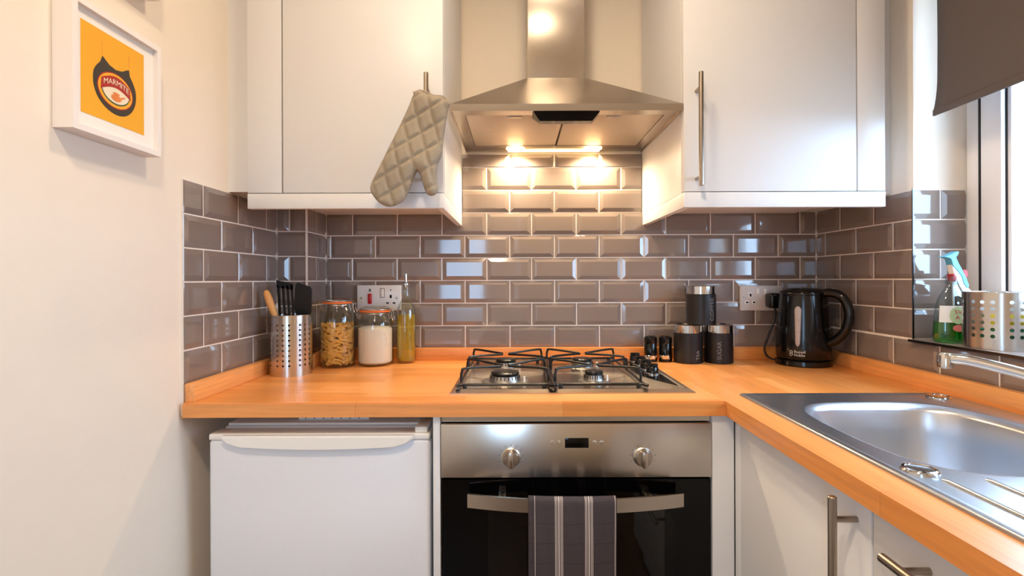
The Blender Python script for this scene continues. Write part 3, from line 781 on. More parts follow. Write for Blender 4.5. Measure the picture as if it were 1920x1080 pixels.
for y in (1.425, 1.495, 1.565, 1.635):
    b = new_bm(); lathe(b, [(0.0225, 0), (0.0225, 0.003), (0.020, 0.0045), (0, 0.0045)], (0.376, y, PZ + 0.001), 32); k_ = put('knob_ring', b, M['chrome'], kp, 40)
    b = new_bm(); lathe(b, [(0.0175, 0.004), (0.0165, 0.018), (0.014, 0.021), (0, 0.021)], (0.376, y, PZ + 0.001), 28)
    box(b, 0.376 - 0.015, 0.376 + 0.015, y - 0.004, y + 0.004, PZ + 0.018, PZ + 0.030, 0.0015)
    put('knob', b, M['black_gloss'], hob, 40)

# ================================================================== sink
SZ = WZ
sink = thing('sink', 'stainless steel inset sink with a deep bowl and draining board', 'sink', (0.75, 0.8, WZ))
BCX, BCY, BA, BB = 0.744, 0.897, 0.166, 0.198
N = 96
def sup(s, k, n=3.4):
    t = 2 * PI * k / N
    c, s_ = math.cos(t), math.sin(t)
    return (BCX + s * BA * math.copysign(abs(c) ** (2 / n), c), BCY + s * BB * math.copysign(abs(s_) ** (2 / n), s_))
def ray_rect(k, x0, x1, y0, y1):
    px, py = sup(1.0, k); dx, dy = px - BCX, py - BCY
    ts = []
    if dx > 1e-9: ts.append((x1 - BCX) / dx)
    if dx < -1e-9: ts.append((x0 - BCX) / dx)
    if dy > 1e-9: ts.append((y1 - BCY) / dy)
    if dy < -1e-9: ts.append((y0 - BCY) / dy)
    t = min(ts); return (BCX + dx * t, BCY + dy * t)
SYM = 0.62
b = new_bm()
dk = SZ + 0.0035
rings = []
ri = 0.018
outer = [ray_rect(k, SX0 + ri, SX1 - ri, SYM, SY1 - ri) for k in range(N)]
corners = [(SX0 + ri, SYM), (SX1 - ri, SYM), (SX1 - ri, SY1 - ri), (SX0 + ri, SY1 - ri)]
for cxy in corners:      # snap the nearest sample to each corner
    kk = min(range(N), key=lambda k: (outer[k][0] - cxy[0]) ** 2 + (outer[k][1] - cxy[1]) ** 2); outer[kk] = cxy
rings.append([b.verts.new((x, y, dk)) for x, y in outer])
for s, z in ((1.075, dk), (1.05, dk - 0.0006), (1.03, dk - 0.0045), (1.0, dk - 0.007), (0.985, dk - 0.014), (0.965, dk - 0.06), (0.94, dk - 0.118), (0.90, dk - 0.143), (0.82, dk - 0.156), (0.6, dk - 0.160), (0.3, dk - 0.163)):
    rings.append([b.verts.new((*sup(s, k), z)) for k in range(N)])
for a, c in zip(rings[:-1], rings[1:]):
    for k in range(N): b.faces.new((a[k], a[(k + 1) % N], c[(k + 1) % N], c[k]))
b.faces.new(rings[-1])
put('bowl', b, M['sink'], sink, 50)
b = new_bm(); lathe(b, [(0, 0.003), (0.024, 0.003), (0.03, 0.0045), (0.043, 0.003), (0.044, 0.0)], (BCX, BCY, dk - 0.163), 40); wst = put('waste', b, M['chrome'], sink, 40)
b = new_bm()
box(b, SX0 + ri, SX1 - ri, SY0 + ri, SYM, dk - 0.0012, dk)
db = put('draining_board', b, M['sink'], sink)
for k in range(7):
    x = 0.566 + k * 0.0575
    if x > SX1 - 0.06: break
    b = new_bm(); tube(b, [(x, 0.678, dk - 0.001), (x, 0.668, dk + 0.0008), (x, 0.26, dk + 0.0008), (x, 0.25, dk - 0.001)], 0.0032, 8); put('drainer_rib', b, M['sink'], db, 60)
# raised outer edge
b = new_bm()
def srect(ins, z): return [b.verts.new((SX0 + ins, SY0 + ins, z)), b.verts.new((SX1 - ins, SY0 + ins, z)), b.verts.new((SX1 - ins, SY1 - ins, z)), b.verts.new((SX0 + ins, SY1 - ins, z))]
R = [srect(0.0, SZ + 0.0002), srect(0.0005, SZ + 0.003), srect(0.003, SZ + 0.0055), srect(0.009, SZ + 0.0058), srect(0.013, SZ + 0.0042), srect(ri + 0.0005, dk)]
for a, c in zip(R[:-1], R[1:]):
    for k in range(4): b.faces.new((a[k], a[(k + 1) % 4], c[(k + 1) % 4], c[k]))
put('rim', b, M['sink'], sink, 60)
def deck_cap(x, y, r):
    b = new_bm(); lathe(b, [(r, 0), (r, 0.002), (r * 0.93, 0.004), (r * 0.8, 0.0048), (r * 0.78, 0.0035), (r * 0.5, 0.003), (0, 0.0028)], (x, y, dk), 40)
    return put('deck_cap', b, M['chrome'], sink, 35)
deck_cap(0.5600, 0.711, 0.0225); deck_cap(0.945, 1.145, 0.024)

# ================================================================== tap
tp = thing('mixer_tap', 'chrome swan neck mixer tap over the sink bowl', 'tap', (0.955, 0.70, dk))
b = new_bm(); lathe(b, [(0, 0), (0.028, 0), (0.028, 0.006), (0.023, 0.012), (0.023, 0.05), (0.018, 0.056), (0, 0.057)], (0.955, 0.70, dk), 32); put('tap_body', b, M['chrome'], tp, 40)
b = new_bm(); path = smooth_path([(0.955, 0.70, 0.955), (0.942, 0.722, 0.972), (0.905, 0.79, 0.993), (0.862, 0.868, 1.014), (0.828, 0.927, 1.0265), (0.812, 0.953, 1.0275)], 8)
tube(b, path, 0.0098, 20)
put('spout', b, M['chrome'], tp, 60)
b = new_bm(); lathe(b, [(0, -0.004), (0.010, -0.004), (0.0125, -0.002), (0.0125, 0.020), (0.0105, 0.024), (0, 0.0245)], (0.806, 0.962, 1.0125), 28); put('spout_nozzle', b, M['chrome'], tp, 40)
for s in (-1, 1):
    b = new_bm(); tube(b, [(0.955, 0.70 + s * 0.02, dk + 0.034), (0.955, 0.70 + s * 0.05, dk + 0.036)], 0.011, 20); tube(b, [(0.955, 0.70 + s * 0.044, dk + 0.04), (0.945, 0.70 + s * 0.05, dk + 0.075), (0.93, 0.70 + s * 0.052, dk + 0.10)], [0.008, 0.0065, 0.005], 12)
    put('lever', b, M['chrome'], tp, 40)

# ================================================================== perforated steel pots
def perforated(bm, c, r, h, rows, z_first, pitch, hole_d, a0):
    """sheet cylinder with six groups of three columns of round holes"""
    cw = math.radians(16); gw = math.radians(12)
    zs0 = z_first - pitch / 2; ztop_ = zs0 + rows * pitch
    def P(a, z): return bm.verts.new((c[0] + r * math.cos(a), c[1] + r * math.sin(a), c[2] + z))
    edges = []; a = a0
    for gq in range(6):
        for _ in range(3): edges.append((a, a + cw, True)); a += cw
        edges.append((a, a + gw, False)); a += gw
    hr = hole_d / 2
    for (s0, s1, hole) in edges:
        am = (s0 + s1) / 2
        for (z0, z1) in ((0.0, zs0), (ztop_, h)):
            q = [P(s0, z0), P(am, z0), P(s1, z0), P(s1, z1), P(am, z1), P(s0, z1)]
            bm.faces.new((q[0], q[1], q[4], q[5])); bm.faces.new((q[1], q[2], q[3], q[4]))
        for i in range(rows):
            z0, z1 = zs0 + i * pitch, zs0 + (i + 1) * pitch; zm = (z0 + z1) / 2
            if not hole:
                q = [P(s0, z0), P(am, z0), P(s1, z0), P(s1, z1), P(am, z1), P(s0, z1)]
                bm.faces.new((q[0], q[1], q[4], q[5])); bm.faces.new((q[1], q[2], q[3], q[4]))
            else:
                O = [(s1, zm), (s1, z1), (am, z1), (s0, z1), (s0, zm), (s0, z0), (am, z0), (s1, z0)]
                ov_ = [P(*p) for p in O]; iv = []
                for k in range(8):
                    t = 2 * PI * k / 8; iv.append(P(am + hr * math.cos(t) / r, zm + hr * math.sin(t)))
                for k in range(8):
                    k2 = (k + 1) % 8; bm.faces.new((ov_[k], ov_[k2], iv[k2], iv[k]))
    bmesh.ops.remove_doubles(bm, verts=bm.verts[:], dist=1e-5)
    return bm
def perforated_pot(name, label, cat, c, r, h, rows, z_first, pitch, hole_d, a0):
    t = thing(name, label, cat, c)
    b = perforated(new_bm(), c, r, h, rows, z_first, pitch, hole_d, a0)
    o = put('wall', b, M['steel_v'], t, 45)
    b = new_bm(); lathe(b, [(0, 0.001), (r - 0.001, 0.001), (r - 0.001, 0.003), (0, 0.003)], c, 48); put('bottom', b, M['steel'], t)
    b = new_bm(); tube(b, [(c[0] + r * math.cos(2 * PI * k / 48), c[1] + r * math.sin(2 * PI * k / 48), c[2] + h) for k in range(48)], 0.0011, 8, closed=True); put('rim', b, M['chrome'], t, 60)
    return t
UC = (-0.660, 1.487, WZ)
perforated_pot('utensil_pot', 'tall perforated steel pot holding kitchen utensils', 'utensil pot', UC, 0.0585, 0.172, 9, 0.031, 0.0143, 0.0062, math.radians(-111))
SC = (1.0775, 1.143, WZ0)
perforated_pot('sink_caddy', 'short perforated steel caddy on the window sill', 'caddy', SC, 0.063, 0.125, 6, 0.030, 0.0148, 0.0085, math.radians(-122))
# washing-up bits inside the caddy
def bits(nm, lab, cat, m, *a, bev=0.004):
    o = bx(nm, m, None, *a, bev=bev); tag(o, lab, cat); return o
bits('sponge', 'yellow sponge inside the perforated caddy on the sill', 'sponge', M['sponge_y'], SC[0] - 0.035, SC[0] + 0.035, SC[1] - 0.028, SC[1] - 0.004, SC[2] + 0.045, SC[2] + 0.078)
bits('scouring_pad', 'dark green scouring pad at the bottom of the caddy', 'scouring pad', M['sponge_g'], SC[0] - 0.036, SC[0] + 0.036, SC[1] - 0.030, SC[1] + 0.02, SC[2] + 0.0035, SC[2] + 0.0445)
bits('cloth', 'folded white cloth in the caddy on the sill', 'cloth', M['brush_white'], SC[0] - 0.034, SC[0] + 0.034, SC[1] - 0.026, SC[1] + 0.022, SC[2] + 0.0785, SC[2] + 0.112, bev=0.008)

# ------------------------------------------------------------------ utensils
def lerp(a, c, t): return Vector(a) + (Vector(c) - Vector(a)) * t
p0, p1 = Vector((-0.640, 1.47, 0.912)), Vector((-0.7165, 1.452, 1.150))
b = new_bm(); tube(b, [lerp(p0, p1, t) for t in (0, 0.5, 0.72, 0.86, 0.95, 0.985, 1.0)], [0.005, 0.006, 0.0085, 0.0105, 0.0095, 0.007, 0.003], 16)
tag(put('wooden_spoon', b, M['turner_wood'], None, 50), 'pale wooden utensil handle leaning out of the steel pot', 'utensil')
def head_mesh(poly, thick):
    b = new_bm(); prism(b, poly, 'xz', -thick / 2, thick / 2); return b
t = thing('slotted_turner', 'black slotted turner standing in the steel pot', 'utensil', (-0.665, 1.50, 0.912))
c = Vector((-0.686, 1.512, 1.0))
b = new_bm(); tube(b, [(-0.665, 1.50, 0.912), (-0.676, 1.508, 1.0), (-0.682, 1.511, 1.065)], [0.005, 0.006, 0.005], 10); put('shaft', b, M['black_nylon'], t, 50)
b = new_bm()
z0, z1 = 1.050, 1.180
def wq(z): return 0.0205 + 0.0035 * (z - z0) / (z1 - z0)
prism(b, [(-0.0225, 0.108), (0.0240, 0.098), (0.0245, 0.117), (-0.0240, 0.130)], 'xz', -0.0016, 0.0016)
prism(b, [(-0.020, 0.0), (0.020, 0.0), (0.021, 0.022), (-0.021, 0.022)], 'xz', -0.0016, 0.0016)
for xa, xb in ((-0.022, -0.0155), (-0.0075, -0.002), (0.006, 0.0115), (0.018, 0.0235)):
    prism(b, [(xa, 0.021), (xb, 0.021), (xb + 0.0003, 0.112), (xa - 0.0003, 0.112)], 'xz', -0.0016, 0.0016)
b.transform(Matrix.Translation((-0.683, 1.511, 1.050)) @ Matrix.Rotation(math.radians(-3), 4, 'Y'))
put('slotted_head', b, M['black_nylon'], t)
t = thing('spatula', 'black solid spatula with a rounded blade standing in the steel pot', 'utensil', (-0.645, 1.49, 0.912))
b = new_bm(); tube(b, [(-0.645, 1.49, 0.912), (-0.634, 1.488, 1.0), (-0.628, 1.487, 1.075)], [0.005, 0.006, 0.006], 10); put('shaft', b, M['black_nylon'], t, 50)
poly = [(-0.006, 0.0), (0.008, 0.0), (0.022, 0.008), (0.027, 0.022), (0.0275, 0.085), (0.022, 0.094), (-0.014, 0.103), (-0.021, 0.098), (-0.0245, 0.05), (-0.024, 0.025), (-0.017, 0.008)]
b = head_mesh(poly, 0.005); bmesh.ops.bevel(b, geom=b.edges[:], offset=0.0012, segments=1, affect='EDGES')
b.transform(Matrix.Translation((-0.6245, 1.483, 1.068)) @ Matrix.Rotation(math.radians(4), 4, 'Y') @ Matrix.Rotation(math.radians(8), 4, 'X'))
put('blade', b, M['black_nylon'], t, 40)
b = new_bm(); tube(b, [(-0.66, 1.515, 0.912), (-0.652, 1.52, 1.06), (-0.650, 1.522, 1.13), (-0.655, 1.523, 1.172)], [0.004, 0.0045, 0.0035, 0.0015], 10)
tag(put('skewer', b, M['black_nylon'], None, 50), 'thin black pointed handle between turner and spatula', 'utensil')

# ================================================================== glass jars and oil
def clip_jar(label, c, r, h_sh, z_neck, r_neck, z_top):
    t = thing('clip_top_jar', label, 'jar', c)
    tk = 0.0032
    outp = [(0, 0.0), (r - 0.008, 0.0), (r - 0.002, 0.003), (r, 0.010), (r, h_sh), (r * 0.985, h_sh + 0.012), (r_neck + 0.006, z_neck - 0.016), (r_neck, z_neck - 0.008), (r_neck, z_neck - 0.002), (r_neck + 0.004, z_neck)]
    inp = [(r_neck - 0.002, z_neck), (r_neck - 0.003, z_neck - 0.01), (r_neck + 0.001, z_neck - 0.019), (r - tk - 0.001, h_sh + 0.008), (r - tk, h_sh), (r - tk, 0.012), (r - tk - 0.006, 0.006), (0, 0.005)]
    b = new_bm(); lathe(b, outp + inp, c, 56); put('glass_body', b, M['glass'], t, 50)
    b = new_bm(); lathe(b, [(r_neck - 0.002, z_neck), (r_neck + 0.005, z_neck), (r_neck + 0.006, z_neck + 0.0025), (r_neck + 0.005, z_neck + 0.005), (r_neck - 0.002, z_neck + 0.005), (r_neck - 0.002, z_neck)], c, 48); put('rubber_seal', b, M['rubber'], t, 50)
    b = new_bm(); lathe(b, [(0, z_neck + 0.0055), (r_neck + 0.003, z_neck + 0.0055), (r_neck + 0.0045, z_neck + 0.009), (r_neck + 0.002, z_top - 0.004), (r_neck - 0.006, z_top), (r_neck - 0.012, z_top - 0.003), (0, z_top - 0.004)], c, 48); put('glass_lid', b, M['glass'], t, 40)
    b = new_bm(); cx, cy, cz = c
    # neck wire, lid wire and the clasp at the right side
    for rr, zz in ((r_neck + 0.0015, z_neck - 0.005), (r_neck + 0.0052, z_neck + 0.008)):
        tube(b, [(cx + rr * math.cos(2 * PI * k / 40), cy + rr * math.sin(2 * PI * k / 40), cz + zz) for k in range(40)], 0.0013, 6, closed=True)
    for s in (-1, 1):
        for oy in (-0.011, 0.011):
            x1_ = cx + s * (r_neck + 0.004)
            tube(b, smooth_path([(x1_, cy + oy, cz + z_neck + 0.008), (x1_ + s * 0.008, cy + oy, cz + z_neck + 0.002), (x1_ + s * 0.009, cy + oy, cz + z_neck - 0.012), (x1_ + s * 0.002, cy + oy * 0.7, cz + z_neck - 0.022), (x1_ - s * 0.003, cy + oy, cz + z_neck - 0.006)], 5), 0.0014, 6)
    x1_ = cx + r_neck + 0.012
    tube(b, smooth_path([(x1_, cy - 0.011, cz + z_neck - 0.012), (x1_ + 0.006, cy - 0.011, cz + z_neck - 0.028), (x1_ + 0.006, cy + 0.011, cz + z_neck - 0.028), (x1_, cy + 0.011, cz + z_neck - 0.012)], 6), 0.0015, 6)
    put('wire_clasp', b, M['wire'], t, 60)
    return t
J1 = (-0.5700, 1.615, WZ); J2 = (-0.4570, 1.640, WZ)
clip_jar('tall clip top glass jar filled with dried pasta', J1, 0.0545, 0.140, 0.1985, 0.041, 0.2155)
clip_jar('short clip top glass jar filled with white sugar', J2, 0.0560, 0.128, 0.170, 0.0425, 0.1875)
b = new_bm(); lathe(b, [(0, 0.0065), (0.046, 0.0075), (0.0522, 0.013), (0.0524, 0.117), (0.045, 0.121), (0.02, 0.1245), (0, 0.125)], J2, 48)
tag(put('sugar_filling', b, M['sugar'], None, 40), 'white sugar filling the short clip top jar', 'sugar', kind='stuff')
b = new_bm(); rnd = random.Random(3)
for k in range(520):
    z = 0.013 + 0.118 * rnd.random(); a = rnd.random() * 2 * PI
    rr = 0.044 * math.sqrt(rnd.random()) if k % 3 else 0.0445
    L = 0.017 * rnd.uniform(0.8, 1.1)
    d = Vector((-math.sin(a), math.cos(a), rnd.uniform(-0.55, 0.55))).normalized() if k % 3 == 0 else Vector((rnd.uniform(-1, 1), rnd.uniform(-1, 1), rnd.uniform(-0.5, 0.5))).normalized()
    p = Vector((J1[0] + rr * math.cos(a), J1[1] + rr * math.sin(a), J1[2] + z))
    A, B_ = p - d * L, p + d * L
    def clampp(q):
        v = Vector((q.x - J1[0], q.y - J1[1])); m_ = 0.0465
        if v.length > m_: v = v * (m_ / v.length)
        return Vector((J1[0] + v.x, J1[1] + v.y, min(max(q.z, J1[2] + 0.011), J1[2] + 0.14)))
    A, B_ = clampp(A), clampp(B_)
    if (A - B_).length < 0.008: continue
    tube(b, [A, B_], 0.0043, 7)
tag(put('pasta_filling', b, M['pasta'], None, 60), 'dried penne pasta heaped inside the tall clip top jar', 'pasta', kind='stuff')
OC = (-0.3665, 1.680, WZ)
t = thing('oil_bottle', 'slim clear glass bottle of olive oil with a steel pourer', 'bottle', OC)
b = new_bm(); lathe(b, [(0, 0), (0.027, 0), (0.0305, 0.004), (0.0315, 0.012), (0.0315, 0.168), (0.029, 0.182), (0.018, 0.203), (0.0125, 0.216), (0.0115, 0.246), (0.0135, 0.249), (0.0135, 0.254), (0.0095, 0.254), (0.0095, 0.22), (0.015, 0.203), (0.027, 0.180), (0.0292, 0.168), (0.0292, 0.014), (0.026, 0.008), (0, 0.008)], OC, 48); put('glass_body', b, M['glass'], t, 50)
b = new_bm(); lathe(b, [(0, 0.0085), (0.0255, 0.0085), (0.0288, 0.0145), (0.0288, 0.158), (0, 0.158)], OC, 48); put('oil', b, M['oil'], t, 50)
b = new_bm(); lathe(b, [(0, 0.246), (0.0088, 0.246), (0.0105, 0.2545), (0.010, 0.260), (0.005, 0.264), (0.0036, 0.275), (0.003, 0.292), (0.0, 0.292)], OC, 24); put('pourer', b, M['chrome'], t, 40)

# ================================================================== canisters and shakers
def canister(word, label, x, y, z, r, h, a_text, size):
    t = thing('canister', label, 'canister', (x, y, z), None)
    bh = h - 0.027
    b = new_bm(); lathe(b, [(0, 0.0), (r - 0.002, 0.0), (r, 0.002), (r, bh - 0.0005), (r - 0.003, bh), (0, bh)], (x, y, z), 56); put('body', b, M['black_satin'], t, 40)
    b = new_bm(); lathe(b, [(0, bh + 0.0003), (r - 0.0015, bh + 0.0003), (r - 0.0008, bh + 0.001), (r - 0.0008, h - 0.002), (r - 0.003, h), (r * 0.8, h + 0.0), (r * 0.78, h - 0.002), (0, h - 0.002)], (x, y, z), 56); put('lid', b, M['chrome'], t, 40)
    def fn(u, v, o):       # letters run up the canister
        a = a_text - v / r; rr = r + 0.0003 + o
        return (x + rr * math.sin(a), y - rr * math.cos(a), z + 0.013 + u)
    text_mesh(word, size, fn, 'lettering', M['text_grey'], t, 0.0002, align='LEFT')
    return t
canister('TEA', 'black canister lettered TEA with steel lid, beside the pepper shakers', 0.5575, 1.667, WZ, 0.0455, 0.124, math.radians(22), 0.0175)
canister('SUGAR', 'black canister lettered SUGAR with steel lid', 0.6570, 1.667, WZ, 0.0448, 0.124, math.radians(-18), 0.0185)
canister('COFFEE', 'black canister lettered COFFEE stacked on the other two', 0.5995, 1.667, WZ + 0.1242, 0.0465, 0.125, math.radians(26), 0.0215)
for x in (0.4385, 0.4875):
    c = (x, 1.684, WZ)
    t = thing('shaker', ('small black and chrome shaker next to the hob knobs' if x < 0.46 else 'small black and chrome shaker touching the tea canister'), 'shaker', c, 'salt and pepper shakers')
    b = new_bm(); lathe(b, [(0, 0), (0.0205, 0), (0.0215, 0.002), (0.0215, 0.010), (0.020, 0.011)], c, 32); put('foot', b, M['black_gloss'], t, 40)
    b = new_bm(); lathe(b, [(0.0212, 0.010), (0.0216, 0.0105), (0.0216, 0.021), (0.0205, 0.022)], c, 32); put('band', b, M['chrome'], t, 40)
    b = new_bm(); lathe(b, [(0.0205, 0.0215), (0.0205, 0.060), (0.019, 0.062)], c, 32); put('body', b, M['black_gloss'], t, 40)
    b = new_bm(); lathe(b, [(0.0205, 0.061), (0.0212, 0.063), (0.0205, 0.080), (0.015, 0.0845), (0, 0.086)], c, 32); cp_ = put('cap', b, M['black_gloss'], t, 40)
    for k in range(6):
        a = 2 * PI * k / 6; b = new_bm(); lathe(b, [(0, 0.0), (0.002, 0.0), (0.001, 0.0016), (0, 0.002)], (c[0] + 0.0165 * math.cos(a), c[1] + 0.0165 * math.sin(a), c[2] + 0.0815), 8); put('pour_stud', b, M['chrome'], cp_)

# ================================================================== kettle
KX, KY = 0.907, 1.622
ket = thing('kettle', 'black plastic jug kettle with a pale water gauge, plugged in', 'kettle', (KX, KY, WZ))
b = new_bm(); lathe(b, [(0, 0), (0.078, 0), (0.081, 0.004), (0.080, 0.016), (0.074, 0.020), (0, 0.020)], (KX, KY, WZ), 56); put('power_base', b, M['black_gloss'], ket, 40)
hd = Vector((0.60, -0.80, 0))         # handle side
b = new_bm(); prof_k = [(0, 0.0205), (0.074, 0.0205), (0.0775, 0.026), (0.0785, 0.05), (0.0765, 0.10), (0.0730, 0.16), (0.0690, 0.205), (0.0675, 0.219)]
lathe(b, prof_k, (KX, KY, WZ), 64)
put('body', b, M['black_gloss'], ket, 40)
b = new_bm(); lathe(b, [(0.0675, 0.2195), (0.0685, 0.223), (0.0660, 0.231), (0.052, 0.2385), (0.025, 0.2425), (0, 0.2435)], (KX, KY, WZ), 56); put('lid', b, M['black_gloss'], ket, 60)
b = new_bm(); q = Vector((KX, KY, WZ))
sp = -hd
for wd, rr0, rr1, z0, z1 in ((0.020, 0.060, 0.083, 0.180, 0.2185),):
    side = Vector((-sp.y, sp.x, 0))
    pts_ = [q + sp * 0.060 - side * 0.024 + Vector((0, 0, z1)), q + sp * 0.086 + Vector((0, 0, z1)), q + sp * 0.060 + side * 0.024 + Vector((0, 0, z1)), q + sp * 0.066 + Vector((0, 0, z0 - 0.02))]
    vv = [b.verts.new(p) for p in pts_]
    b.faces.new((vv[0], vv[1], vv[2])); b.faces.new((vv[0], vv[3], vv[1])); b.faces.new((vv[1], vv[3], vv[2])); b.faces.new((vv[0], vv[2], vv[3]))
put('spout', b, M['black_gloss'], ket, 40)
b = new_bm()
hp = [(0.058, 0.226), (0.085, 0.228), (0.112, 0.216), (0.129, 0.185), (0.131, 0.150), (0.121, 0.115), (0.100, 0.088), (0.076, 0.072)]
tube(b, smooth_path([q + hd * r_ + Vector((0, 0, z_)) for r_, z_ in hp], 6), [0.0135] * 43, 16)
put('handle', b, M['black_gloss'], ket, 60)
b = new_bm(); lathe(b, [(0, 0), (0.006, 0), (0.006, 0.003), (0, 0.004)], (0, 0, 0), 12)
b.transform(Matrix.Translation(q + hd * 0.09 + Vector((0, 0, 0.240)))); put('switch', b, M['grey_insert'], ket, 40)
# gauge window: a pale strip standing proud on the side that faces the room
ga = math.atan2(-KY + 0.0, -KX) - 0.18
b = new_bm(); strip = []
for k in range(17):
    z = 0.064 + 0.122 * k / 16
    rad = 0.0785 - (z - 0.05) * 0.051 + 0.0012
    wd = (0.0062 + 0.0035 * k / 16) * math.sqrt(max(0.02, 1 - max(0, (abs(k - 8) - 6.5) / 1.6) ** 2))
    strip.append([b.verts.new((KX + rad * math.cos(ga + s * wd / rad), KY + rad * math.sin(ga + s * wd / rad), WZ + z)) for s in (-1, -0.33, 0.33, 1)])
for a, c in zip(strip[:-1], strip[1:]):
    for k in range(3): b.faces.new((a[k], a[k + 1], c[k + 1], c[k]))
gg = put('water_gauge', b, M['gauge'], ket, 60)
sm = gg.modifiers.new('thickness', 'SOLIDIFY'); sm.thickness = 0.002; sm.offset = 0
for zq in (0.108, 0.145):
    rad = 0.0785 - (zq - 0.05) * 0.051 + 0.0028
    b = new_bm(); tube(b, [(KX + rad * math.cos(ga + s), KY + rad * math.sin(ga + s), WZ + zq) for s in (-0.07, 0, 0.07)], 0.0004, 6); put('gauge_mark', b, M['grey_insert'], gg)
def kfn(da, zc):
    def f(u, v, o):
        rad = 0.0788 + o; a = ga + da + u / rad
        return (KX + rad * math.cos(a), KY + rad * math.sin(a), WZ + zc + v)
    return f
text_mesh('Russell', 0.0115, kfn(0.07, 0.047), 'lettering', M['text_white'], ket, 0.0003)
text_mesh('Hobbs', 0.0115, kfn(0.055, 0.037), 'lettering', M['text_white'], ket, 0.0003)
b = new_bm()
for cz_, ro in ((0.046, 0.0038), (0.0385, 0.0038)):
    tube(b, [Vector(kfn(-0.235, cz_)(ro * math.cos(2 * PI * k / 14), ro * math.sin(2 * PI * k / 14), 0.0004)) for k in range(14)], 0.0009, 6, closed=True)
put('emblem', b, M['text_white'], ket)
# plug and flex
PXc, PZc = 0.858, 1.104
b = new_bm(); box(b, PXc - 0.024, PXc + 0.024, YB - 0.058, YB - 0.0125, PZc - 0.024, PZc + 0.026, 0.009, 3); put('plug', b, M['black_gloss'], ket, 50)
b = new_bm(); tube(b, smooth_path([(PXc - 0.004, YB - 0.045, PZc - 0.022), (PXc - 0.008, YB - 0.05, PZc - 0.06), (PXc - 0.030, YB - 0.05, 0.985), (PXc - 0.043, YB - 0.052, 0.945), (PXc - 0.030, YB - 0.058, 0.918), (PXc + 0.0, YB - 0.075, 0.9105), (KX - 0.06, KY + 0.04, 0.9115)], 8), 0.0034, 8)
put('flex', b, M['black_nylon'], ket, 60)

# ================================================================== socket plates
t = thing('cooker_switch', 'white cooker switch plate with a red rocker behind the jars', 'switch plate', (-0.468, YB, 1.117))
fy = YB - 0.010
bx('plate', M['white_plastic'], t, -0.5425, -0.394, fy, YB, 1.075, 1.160, bev=0.002)
rk = bx('red_rocker', M['red'], t, -0.5055, -0.4925, fy - 0.004, fy + 0.001, 1.097, 1.132, bev=0.0015)
bx('socket_switch', M['white_plastic'], t, -0.4625, -0.4515, fy - 0.0035, fy + 0.001, 1.120, 1.148, bev=0.001)
bx('switch_gap_shade', M['grey_insert'], t, -0.4645, -0.4495, fy - 0.0006, fy + 0.001, 1.118, 1.150)  # grey sheet painting in the shadow gap around the switch
bx('neon', M['grey_insert'], t, -0.5025, -0.4955, fy - 0.0006, fy + 0.001, 1.138, 1.148)
for (x, z, w_, h_) in ((-0.4285, 1.122, 0.0075, 0.011), (-0.4395, 1.100, 0.009, 0.005), (-0.4175, 1.100, 0.009, 0.005)):
    bx('socket_hole', M['dark'], t, x - w_ / 2, x + w_ / 2, fy - 0.0005, fy + 0.001, z - h_ / 2, z + h_ / 2)
bx('status_mark', M['grey_insert'], t, -0.4305, -0.4265, fy - 0.0005, fy + 0.001, 1.141, 1.146)
for x in (-0.5285, -0.408):
    b = new_bm(); lathe(b, [(0, 0), (0.0045, 0), (0.0035, 0.0015), (0, 0.0018)], (0, 0, 0), 14); b.transform(Matrix.Translation((x, fy, 1.117)) @ Matrix.Rotation(PI / 2, 4, 'X')); put('screw', b, M['burner'], t, 40)
t = thing('wall_socket', 'satin double wall socket with the kettle plug in it', 'socket', (0.825, YB, 1.113))
bx('plate', M['socket'], t, 0.755, 0.897, YB - 0.010, YB, 1.070, 1.154, bev=0.0015)
for (x, z, w_, h_) in ((0.7885, 1.1225, 0.006, 0.010), (0.7765, 1.098, 0.008, 0.005), (0.8005, 1.098, 0.008, 0.005)):
    r_ = bx('socket_rim', M['white_plastic'], t, x - w_ / 2 - 0.003, x + w_ / 2 + 0.003, YB - 0.0112, YB - 0.009, z - h_ / 2 - 0.003, z + h_ / 2 + 0.003, bev=0.0005)
    bx('socket_hole', M['dark'], r_, x - w_ / 2, x + w_ / 2, YB - 0.0116, YB - 0.0105, z - h_ / 2, z + h_ / 2)
for x in (0.814, 0.838):
    bx('switch', M['white_plastic'], t, x - 0.0045, x + 0.0045, YB - 0.0135, YB - 0.009, 1.126, 1.144, bev=0.001)
for x in (0.7665, 0.887):
    b = new_bm(); lathe(b, [(0, 0), (0.0035, 0), (0.0028, 0.001), (0, 0.0012)], (0, 0, 0), 14); b.transform(Matrix.Translation((x, YB - 0.010, 1.117)) @ Matrix.Rotation(PI / 2, 4, 'X')); put('screw', b, M['burner'], t, 40)

# ================================================================== spray bottle on the sill
BX_, BY_ = 1.0640, 1.247
sb = thing('spray_bottle', 'clear trigger spray bottle half full of green liquid on the sill', 'spray bottle', (BX_, BY_, WZ0))
M['plastic_clear'] = thin_glass('clear_plastic', (225, 236, 240), 0.05, 0.6, 0.10)
def oval(prof, m, nm, par, extra=0.0):
    b = new_bm(); lathe(b, [(r_ - extra if r_ > 0 else 0, z_) for r_, z_ in prof], (BX_, BY_, WZ0), 40, 1.0, 0.62); return put(nm, b, m, par, 50)
oval([(0, 0), (0.041, 0), (0.0462, 0.005), (0.0455, 0.03), (0.0422, 0.075), (0.035, 0.105), (0.022, 0.128), (0.013, 0.142), (0.0125, 0.152)], M['plastic_clear'], 'bottle', sb)
oval([(0, 0.003), (0.039, 0.003), (0.0437, 0.007), (0.0434, 0.03), (0.0424, 0.050), (0, 0.050)], M['green'], 'green_liquid', sb)
